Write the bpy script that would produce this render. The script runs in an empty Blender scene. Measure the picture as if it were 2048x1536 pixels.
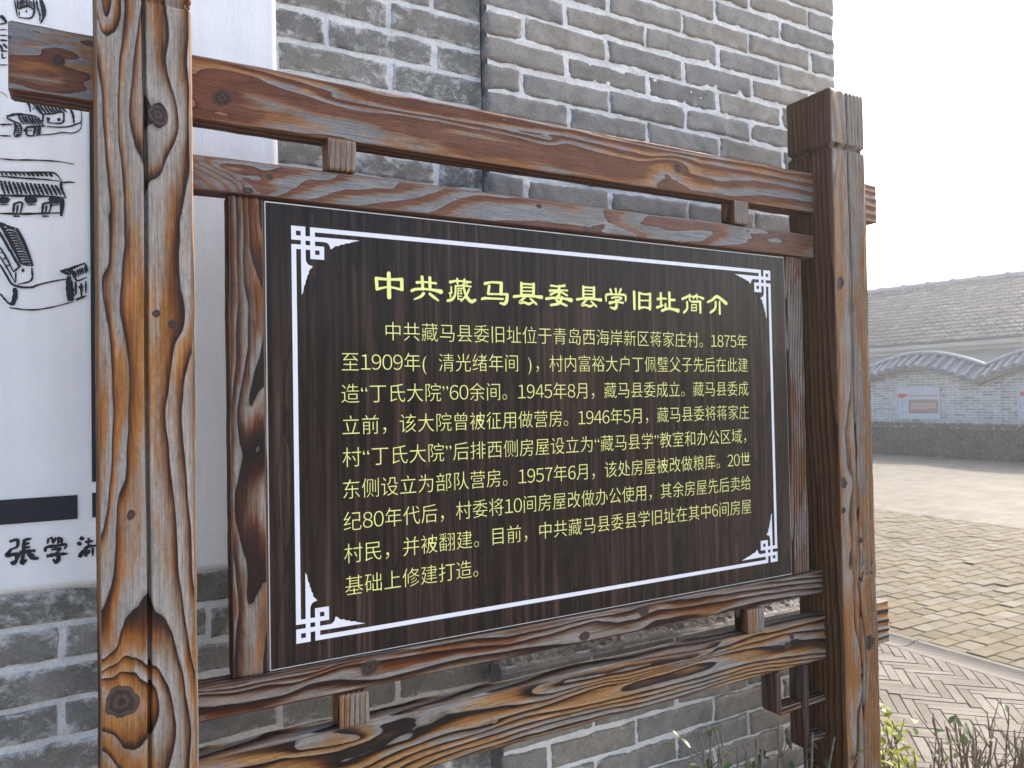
import bpy, math, random
import numpy as np

# ------------------------------------------------------------------ camera, sky, sun, exposure
S = bpy.context.scene
COL = S.collection
GZ = 1.0                      # height of the board's lower panel edge above the ground; z below is measured from that edge
R = math.radians

cam_d = bpy.data.cameras.new('camera')
cam = bpy.data.objects.new('camera', cam_d)
COL.objects.link(cam)
S.camera = cam
yaw, pitch, roll = 0.506508, 0.020754, -0.018657
cy, sy, cp, sp, cr, sr = math.cos(yaw), math.sin(yaw), math.cos(pitch), math.sin(pitch), math.cos(roll), math.sin(roll)
fwd = np.array([sy * cp, cy * cp, sp]); rgt = np.array([cy, -sy, 0.0]); upv = np.cross(rgt, fwd)
r2 = cr * rgt + sr * upv
u2 = -sr * rgt + cr * upv
from mathutils import Matrix, Vector
cam.matrix_world = Matrix(((r2[0], u2[0], -fwd[0], -0.286794), (r2[1], u2[1], -fwd[1], -1.486584),
                           (r2[2], u2[2], -fwd[2], 0.508698 + GZ), (0, 0, 0, 1)))
cam_d.sensor_fit = 'HORIZONTAL'
cam_d.sensor_width = 36.0
cam_d.lens = 1500.0 / 2048.0 * 36.0
cam_d.clip_start = 0.05
cam_d.clip_end = 500.0
cam_d.dof.use_dof = True
cam_d.dof.focus_distance = 1.62
cam_d.dof.aperture_fstop = 10.0

SUN_EL, SUN_AZ = 37.0, 5.0     # azimuth measured from +X towards +Y
W = bpy.data.worlds.new('World')
S.world = W
W.use_nodes = True
wn = W.node_tree
wn.nodes.clear()
sky = wn.nodes.new('ShaderNodeTexSky')
sky.sky_type = 'NISHITA'
sky.sun_disc = False
sky.sun_elevation = R(SUN_EL)
sky.sun_rotation = R(90 - SUN_AZ)
sky.air_density = 1.0
sky.dust_density = 4.0
sky.ozone_density = 1.0
bg = wn.nodes.new('ShaderNodeBackground')
bg.inputs['Strength'].default_value = 0.15
wo = wn.nodes.new('ShaderNodeOutputWorld')
wn.links.new(sky.outputs[0], bg.inputs[0])
wn.links.new(bg.outputs[0], wo.inputs[0])

sun_d = bpy.data.lights.new('sun', 'SUN')
sun_d.energy = 2.0
sun_d.angle = R(0.6)
sun_d.color = (1.0, 0.93, 0.82)
sun = bpy.data.objects.new('sun', sun_d)
COL.objects.link(sun)
sd = Vector((math.cos(R(SUN_EL)) * math.cos(R(SUN_AZ)), math.cos(R(SUN_EL)) * math.sin(R(SUN_AZ)), math.sin(R(SUN_EL))))
sun.rotation_euler = sd.to_track_quat('Z', 'Y').to_euler()

S.view_settings.view_transform = 'Standard'
S.view_settings.look = 'None'
S.view_settings.exposure = 1.75
S.view_settings.gamma = 1.0
S.cycles.max_bounces = 6
S.cycles.use_denoising = True

# ------------------------------------------------------------------ numeric helpers
rng = np.random.default_rng(7)
random.seed(7)

def _h(ix, iy, iz, seed):
    n = (ix * 374761393 + iy * 668265263 + iz * 2147483647 + seed * 974634757).astype(np.uint64) & np.uint64(0xFFFFFFFF)
    n = ((n ^ (n >> np.uint64(13))) * np.uint64(1274126177)) & np.uint64(0xFFFFFFFF)
    n = ((n ^ (n >> np.uint64(16))) * np.uint64(2246822519)) & np.uint64(0xFFFFFFFF)
    return ((n ^ (n >> np.uint64(15))) & np.uint64(0xFFFFFF)).astype(np.float64) / 0xFFFFFF

def vnoise(x, y, z=0.0, seed=0):
    x, y, z = np.broadcast_arrays(np.asarray(x, float), np.asarray(y, float), np.asarray(z, float))
    ix, iy, iz = np.floor(x), np.floor(y), np.floor(z)
    fx, fy, fz = x - ix, y - iy, z - iz
    fx, fy, fz = [t * t * (3 - 2 * t) for t in (fx, fy, fz)]
    ix, iy, iz = [(t + 100000).astype(np.int64) for t in (ix, iy, iz)]
    out = 0
    for a in (0, 1):
        for b in (0, 1):
            for c in (0, 1):
                w = (fx if a else 1 - fx) * (fy if b else 1 - fy) * (fz if c else 1 - fz)
                out = out + w * _h(ix + a, iy + b, iz + c, seed)
    return out * 2 - 1

def fbm(x, y, z=0.0, seed=0, oct=3):
    o, a = 0, 1.0
    for i in range(oct):
        o = o + a * vnoise(np.asarray(x) * 2 ** i, np.asarray(y) * 2 ** i, np.asarray(z) * 2 ** i, seed + i * 17)
        a *= 0.5
    return o / 1.75

# ------------------------------------------------------------------ object helpers
def tag(o, label=None, cat=None, group=None, kind=None):
    if label: o['label'] = label
    if cat: o['category'] = cat
    if group: o['group'] = group
    if kind: o['kind'] = kind
    return o

def thing(name, label, cat, base, group=None):
    o = bpy.data.objects.new(name, None)
    o.empty_display_size = 0.1
    COL.objects.link(o)
    o.location = (base[0], base[1], base[2] + GZ)
    return tag(o, label, cat, group)

def origin_of(o):
    v = np.zeros(3)
    while o is not None:
        v = v + np.array(o.location)
        o = o.parent
    return v

def mesh_obj(name, V, F, mat, parent=None, attrs=None, smooth=True, origin=None):
    """V in board coordinates (z from the lower panel edge); F int array (n,4)/(n,3) or list of arrays."""
    V = np.asarray(V, np.float64).reshape(-1, 3).copy()
    V[:, 2] += GZ
    if parent is not None:
        base = origin_of(parent)
    else:
        base = np.array(origin, float) + np.array([0, 0, GZ]) if origin is not None else np.zeros(3)
    V -= base
    if isinstance(F, np.ndarray):
        F = [F]
    if F and not isinstance(F[0], np.ndarray):
        groups = {}
        for f in F:
            groups.setdefault(len(f), []).append(f)
        F = [np.array(g) for g in groups.values()]
    me = bpy.data.meshes.new(name)
    me.vertices.add(len(V))
    me.vertices.foreach_set('co', V.astype(np.float32).ravel())
    loops = np.concatenate([f.ravel() for f in F]).astype(np.int32)
    counts = np.concatenate([np.full(len(f), f.shape[1]) for f in F]).astype(np.int32)
    starts = np.concatenate([[0], np.cumsum(counts)[:-1]]).astype(np.int32)
    me.loops.add(len(loops))
    me.loops.foreach_set('vertex_index', loops)
    me.polygons.add(len(counts))
    me.polygons.foreach_set('loop_start', starts)
    me.polygons.foreach_set('loop_total', counts)
    me.update(calc_edges=True)
    me.validate()
    me.polygons.foreach_set('use_smooth', np.full(len(me.polygons), bool(smooth)))
    for k, a in (attrs or {}).items():
        a = np.asarray(a, np.float32)
        if a.ndim == 1:
            at = me.attributes.new(k, 'FLOAT', 'POINT'); at.data.foreach_set('value', a)
        else:
            at = me.attributes.new(k, 'FLOAT_VECTOR', 'POINT'); at.data.foreach_set('vector', a.ravel())
    if mat is not None:
        me.materials.append(mat)
    o = bpy.data.objects.new(name, me)
    COL.objects.link(o)
    if parent is not None:
        o.parent = parent
    else:
        o.location = base
    return o

class MB:
    """collects simple shapes into one mesh"""
    def __init__(s): s.v = []; s.f = []; s.n = 0
    def add(s, V, F):
        s.v.append(np.asarray(V, float).reshape(-1, 3))
        s.f += [tuple(int(i) + s.n for i in f) for f in F]
        s.n += len(s.v[-1])
    def box(s, x0, x1, y0, y1, z0, z1, b=0.0):
        if b <= 0:
            V = [(x, y, z) for x in (x0, x1) for y in (y0, y1) for z in (z0, z1)]
            s.add(V, [(0, 1, 3, 2), (4, 6, 7, 5), (0, 4, 5, 1), (2, 3, 7, 6), (0, 2, 6, 4), (1, 5, 7, 3)])
            return
        bm_v, idx = [], {}
        X, Y, Z = (x0, x1), (y0, y1), (z0, z1)
        sg = (b, -b)
        for i in (0, 1):
            for j in (0, 1):
                for k in (0, 1):
                    idx[i, j, k, 0] = len(bm_v); bm_v.append((X[i], Y[j] + sg[j], Z[k] + sg[k]))
                    idx[i, j, k, 1] = len(bm_v); bm_v.append((X[i] + sg[i], Y[j], Z[k] + sg[k]))
                    idx[i, j, k, 2] = len(bm_v); bm_v.append((X[i] + sg[i], Y[j] + sg[j], Z[k]))
        g = lambda i, j, k, a: idx[i, j, k, a]
        F = [(g(0, 0, 0, 0), g(0, 0, 1, 0), g(0, 1, 1, 0), g(0, 1, 0, 0)), (g(1, 0, 0, 0), g(1, 1, 0, 0), g(1, 1, 1, 0), g(1, 0, 1, 0)),
             (g(0, 0, 0, 1), g(1, 0, 0, 1), g(1, 0, 1, 1), g(0, 0, 1, 1)), (g(0, 1, 0, 1), g(0, 1, 1, 1), g(1, 1, 1, 1), g(1, 1, 0, 1)),
             (g(0, 0, 0, 2), g(0, 1, 0, 2), g(1, 1, 0, 2), g(1, 0, 0, 2)), (g(0, 0, 1, 2), g(1, 0, 1, 2), g(1, 1, 1, 2), g(0, 1, 1, 2))]
        for j in (0, 1):
            for k in (0, 1):
                F.append((g(0, j, k, 1), g(1, j, k, 1), g(1, j, k, 2), g(0, j, k, 2)))
        for i in (0, 1):
            for k in (0, 1):
                F.append((g(i, 0, k, 0), g(i, 1, k, 0), g(i, 1, k, 2), g(i, 0, k, 2)))
            for j in (0, 1):
                F.append((g(i, j, 0, 0), g(i, j, 1, 0), g(i, j, 1, 1), g(i, j, 0, 1)))
            for j in (0, 1):
                for k in (0, 1):
                    F.append((g(i, j, k, 0), g(i, j, k, 1), g(i, j, k, 2)))
        s.add(bm_v, F)
    def tube(s, P, rad, n=6, cap=True):
        P = np.asarray(P, float); m = len(P)
        rad = np.broadcast_to(np.asarray(rad, float), (m,))
        T = np.gradient(P, axis=0); T /= np.linalg.norm(T, axis=1)[:, None] + 1e-9
        a = np.array([1.0, 0, 0]) if abs(T[0][0]) < .8 else np.array([0, 1.0, 0])
        V = []
        for i in range(m):
            n1 = a - T[i] * (a @ T[i]); n1 /= np.linalg.norm(n1); n2 = np.cross(T[i], n1)
            for k in range(n):
                t = 2 * math.pi * k / n
                V.append(P[i] + rad[i] * (math.cos(t) * n1 + math.sin(t) * n2))
        F = [(i * n + k, i * n + (k + 1) % n, (i + 1) * n + (k + 1) % n, (i + 1) * n + k) for i in range(m - 1) for k in range(n)]
        if cap:
            F += [tuple(range(n))[::-1], tuple((m - 1) * n + k for k in range(n))]
        s.add(V, F)
    def build(s, name, mat, parent=None, smooth=False, origin=None):
        o = mesh_obj(name, np.concatenate(s.v), s.f, mat, parent, smooth=smooth, origin=origin)
        bm_fix(o)
        return o

import bmesh
def bm_fix(o):
    bm = bmesh.new(); bm.from_mesh(o.data)
    bmesh.ops.recalc_face_normals(bm, faces=bm.faces[:])
    bm.to_mesh(o.data); bm.free()

# ------------------------------------------------------------------ material helpers
class NT:
    def __init__(s, name):
        s.m = bpy.data.materials.new(name); s.m.use_nodes = True
        s.t = s.m.node_tree; s.t.nodes.clear()
        s.out = s.n('ShaderNodeOutputMaterial'); s.b = s.n('ShaderNodeBsdfPrincipled')
        s.l(s.b.outputs[0], s.out.inputs[0])
    def n(s, t, **k):
        nd = s.t.nodes.new(t)
        for a, v in k.items(): setattr(nd, a, v)
        return nd
    def l(s, a, b): s.t.links.new(a, b)
    def put(s, v, inp):
        if hasattr(v, 'is_linked') or hasattr(v, 'links'): s.l(v, inp)
        else: inp.default_value = v
    def math(s, op, a, b=0.0, c=None, clamp=False):
        nd = s.n('ShaderNodeMath', operation=op, use_clamp=clamp)
        s.put(a, nd.inputs[0]); s.put(b, nd.inputs[1])
        if c is not None: s.put(c, nd.inputs[2])
        return nd.outputs[0]
    def attr(s, name, out='Fac'):
        return s.n('ShaderNodeAttribute', attribute_name=name).outputs[out]
    def coord(s, scale=(1, 1, 1), src=None, loc=(0, 0, 0)):
        mp = s.n('ShaderNodeMapping')
        mp.inputs['Scale'].default_value = scale; mp.inputs['Location'].default_value = loc
        s.l(src if src is not None else s.n('ShaderNodeTexCoord').outputs['Object'], mp.inputs[0])
        return mp.outputs[0]
    def noise(s, vec, scale, detail=4, rough=.55, dist=0.0, out='Fac'):
        nd = s.n('ShaderNodeTexNoise'); s.l(vec, nd.inputs['Vector'])
        nd.inputs['Scale'].default_value = scale; nd.inputs['Detail'].default_value = detail
        nd.inputs['Roughness'].default_value = rough; nd.inputs['Distortion'].default_value = dist
        return nd.outputs[out]
    def ramp(s, fac, stops, interp='LINEAR'):
        nd = s.n('ShaderNodeValToRGB'); nd.color_ramp.interpolation = interp
        e = nd.color_ramp.elements
        while len(e) < len(stops): e.new(0.5)
        for el, (p, c) in zip(e, stops):
            el.position = p
            el.color = (c, c, c, 1) if isinstance(c, (int, float)) else (*c, 1)
        s.put(fac, nd.inputs[0])
        return nd.outputs[0]
    def mix(s, fac, a, b, blend='MIX'):
        nd = s.n('ShaderNodeMix', data_type='RGBA', blend_type=blend)
        s.put(fac, nd.inputs[0])
        for v, i in ((a, nd.inputs[6]), (b, nd.inputs[7])):
            if isinstance(v, tuple): i.default_value = (*v, 1) if len(v) == 3 else v
            else: s.l(v, i)
        return nd.outputs[2]
    def bump(s, h, strength=.5, dist=.01, prev=None):
        nd = s.n('ShaderNodeBump'); nd.inputs['Strength'].default_value = strength; nd.inputs['Distance'].default_value = dist
        s.l(h, nd.inputs['Height'])
        if prev is not None: s.l(prev, nd.inputs['Normal'])
        s.l(nd.outputs[0], s.b.inputs['Normal'])
        return nd.outputs[0]
    def set(s, color=None, rough=None, spec=None):
        if color is not None:
            if isinstance(color, tuple): s.b.inputs['Base Color'].default_value = (*color, 1)
            else: s.l(color, s.b.inputs['Base Color'])
        if rough is not None: s.put(rough, s.b.inputs['Roughness'])
        if spec is not None: s.put(spec, s.b.inputs['Specular IOR Level'])
        return s.m

def sep(t, v):
    nd = t.n('ShaderNodeSeparateXYZ'); t.l(v, nd.inputs[0]); return nd.outputs

def wood(name, kind='A', grey=.5, bright=1.0, sat=1.0, bump=.25):
    """weathered, carbonised softwood: growth-ring field 'ring', along-grain coordinates 'guv'"""
    t = NT(name)
    ring = t.attr('ring'); guv = t.attr('guv', 'Vector'); kn = t.attr('knot')
    nw = t.noise(t.coord((5, 60, 1), guv), 1.0, 4, .55)
    ring2 = t.math('ADD', ring, t.math('MULTIPLY', t.math('SUBTRACT', nw, .5), .10))
    fr = t.math('FRACT', ring2)
    if kind == 'A':
        warm = [(0, (.014, .008, .007)), (.06, (.022, .010, .007)), (.14, (.080, .027, .011)), (.28, (.215, .088, .032)), (.62, (.290, .145, .060)), (.95, (.310, .180, .095)), (1, (.20, .105, .055))]
        cold = [(0, (.016, .010, .009)), (.06, (.026, .014, .011)), (.13, (.090, .038, .022)), (.25, (.205, .118, .066)), (.44, (.250, .205, .168)), (.95, (.290, .266, .248)), (1, (.19, .155, .13))]
    elif kind == 'D':                       # freshly charred: broad black bands on yellow wood
        warm = [(0, (.010, .007, .006)), (.16, (.016, .009, .007)), (.30, (.090, .032, .011)), (.44, (.240, .110, .034)), (.75, (.330, .180, .070)), (.95, (.340, .215, .115)), (1, (.16, .08, .04))]
        cold = [(0, (.012, .009, .008)), (.14, (.020, .013, .010)), (.26, (.095, .050, .028)), (.42, (.200, .150, .110)), (.95, (.270, .255, .240)), (1, (.15, .12, .10))]
    elif kind == 'E':                       # dark red-brown varnish with worn grey ridges
        warm = [(0, (.010, .006, .005)), (.20, (.026, .009, .006)), (.45, (.075, .024, .011)), (.70, (.150, .056, .022)), (.92, (.230, .110, .048)), (1, (.10, .045, .022))]
        cold = [(0, (.014, .009, .008)), (.18, (.036, .016, .011)), (.34, (.110, .060, .036)), (.60, (.190, .150, .120)), (.95, (.245, .225, .205)), (1, (.12, .095, .08))]
    elif kind == 'B':
        warm = [(0, (.080, .034, .024)), (.06, (.130, .054, .034)), (.44, (.150, .066, .040)), (.58, (.270, .125, .055)), (.82, (.330, .175, .085)), (1, (.290, .190, .125))]
        cold = [(0, (.080, .040, .032)), (.06, (.140, .062, .042)), (.34, (.150, .072, .048)), (.44, (.240, .130, .075)), (.55, (.190, .172, .160)), (.95, (.205, .208, .215)), (1, (.250, .235, .220))]
    else:                                   # dark, little weathered
        warm = [(0, (.016, .010, .008)), (.3, (.040, .018, .011)), (.6, (.085, .036, .017)), (1, (.060, .030, .018))]
        cold = [(0, (.016, .011, .010)), (.3, (.040, .026, .022)), (.7, (.080, .058, .050)), (1, (.060, .045, .040))]
    fbc = t.noise(t.coord((8, 170, 1), guv), 1.0, 4, .65)
    soft = t.ramp(fr, [(0, 0.0), (.12, .5), (.45, 1.0), (.9, .8), (1, 0.0)])
    fr0 = fr
    fr = t.math('ADD', fr, t.math('MULTIPLY', t.math('MULTIPLY', t.math('SUBTRACT', fbc, .5), soft), .62), clamp=True)
    cw = t.ramp(fr, warm); cc = t.ramp(fr, cold)
    pn = t.noise(t.coord((2.6, 13, 1), guv), 1.0, 5, .62, .4)
    pn2 = t.math('ADD', pn, t.math('MULTIPLY', t.math('SUBTRACT', fr, .5), .16))
    weather_shade = t.attr('weather_shade')
    pn2 = t.math('ADD', pn2, t.math('MULTIPLY', weather_shade, .22))
    mask = t.ramp(pn2, [(.5 + (.5 - grey) * .42 - .05, 0.0), (.5 + (.5 - grey) * .42 + .05, 1.0)])
    col = t.mix(mask, cw, cc)
    # fibre streaks, specks and short checks
    fib = t.noise(t.coord((9, 420, 1), guv), 1.0, 3, .6)
    col = t.mix(1.0, col, t.ramp(fib, [(.22, .58), (.5, 1.0), (.78, 1.28)]), 'MULTIPLY')
    col = t.mix(1.0, col, t.ramp(fbc, [(.25, .78), (.5, 1.0), (.75, 1.18)]), 'MULTIPLY')
    crk = t.noise(t.coord((3.2, 95, 1), guv, (7, 3, 0)), 1.0, 2, .5)
    col = t.mix(t.ramp(crk, [(.735, 0.0), (.76, .7)]), col, (.030, .020, .016))
    blot = t.noise(t.coord((14, 40, 1), guv), 1.0, 4, .65)
    col = t.mix(1.0, col, t.ramp(blot, [(.3, .80), (.55, 1.03), (.8, 1.12)]), 'MULTIPLY')
    spk = t.noise(t.coord((70, 220, 1), guv), 1.0, 3, .6)
    col = t.mix(1.0, col, t.ramp(spk, [(.26, .60), (.44, .97), (.6, 1.03), (.76, 1.38)]), 'MULTIPLY')
    chk = t.noise(t.coord((30, 260, 1), guv), 1.0, 2, .5)
    col = t.mix(t.ramp(chk, [(.70, 0.0), (.78, .55)]), col, (.045, .030, .024))
    col = t.mix(t.ramp(t.math('MULTIPLY', weather_shade, -1.0), [(.1, 0.0), (1.0, .8)]), col, t.mix(1.0, col, (.24, .20, .19), 'MULTIPLY'))  # negative values paint shade into the side faces and undersides
    # knots
    kr = t.math('ADD', kn, t.math('MULTIPLY', t.math('SUBTRACT', t.noise(t.coord((60, 60, 1), guv), 1.0, 3), .5), .35))
    rings = t.math('SINE', t.math('MULTIPLY', t.math('ADD', kr, t.math('MULTIPLY', spk, .5)), 13.0))
    kc = t.mix(t.ramp(t.math('ADD', rings, t.math('MULTIPLY', nw, .8)), [(.1, 0.0), (1.3, 1.0)]), (.034, .022, .019), (.068, .048, .041))
    col = t.mix(t.ramp(kr, [(.95, 1.0), (1.9, 0.0)]), col, (.045, .024, .018))
    col = t.mix(t.ramp(kr, [(.86, 1.0), (1.0, 0.0)]), col, kc)
    hs = t.n('ShaderNodeHueSaturation'); hs.inputs['Saturation'].default_value = sat; hs.inputs['Value'].default_value = bright
    t.l(col, hs.inputs['Color'])
    t.set(hs.outputs[0], t.ramp(fr, [(0, .45), (.4, .62), (1, .7)]), .22)
    h = t.math('ADD', t.math('MULTIPLY', fib, .35), t.math('MULTIPLY', t.ramp(fr, [(0, 1.0), (.22, .55), (.6, .2), (.92, .1), (1, .9)]), .8))
    h = t.math('SUBTRACT', h, t.math('MULTIPLY', t.ramp(crk, [(.735, 0.0), (.76, 1.0)]), .8))
    h = t.math('ADD', h, t.math('MULTIPLY', fbc, .35))
    h = t.math('SUBTRACT', h, t.math('MULTIPLY', t.ramp(chk, [(.70, 0.0), (.78, 1.0)]), .6))
    t.bump(h, bump, .004)
    return t.m

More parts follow.
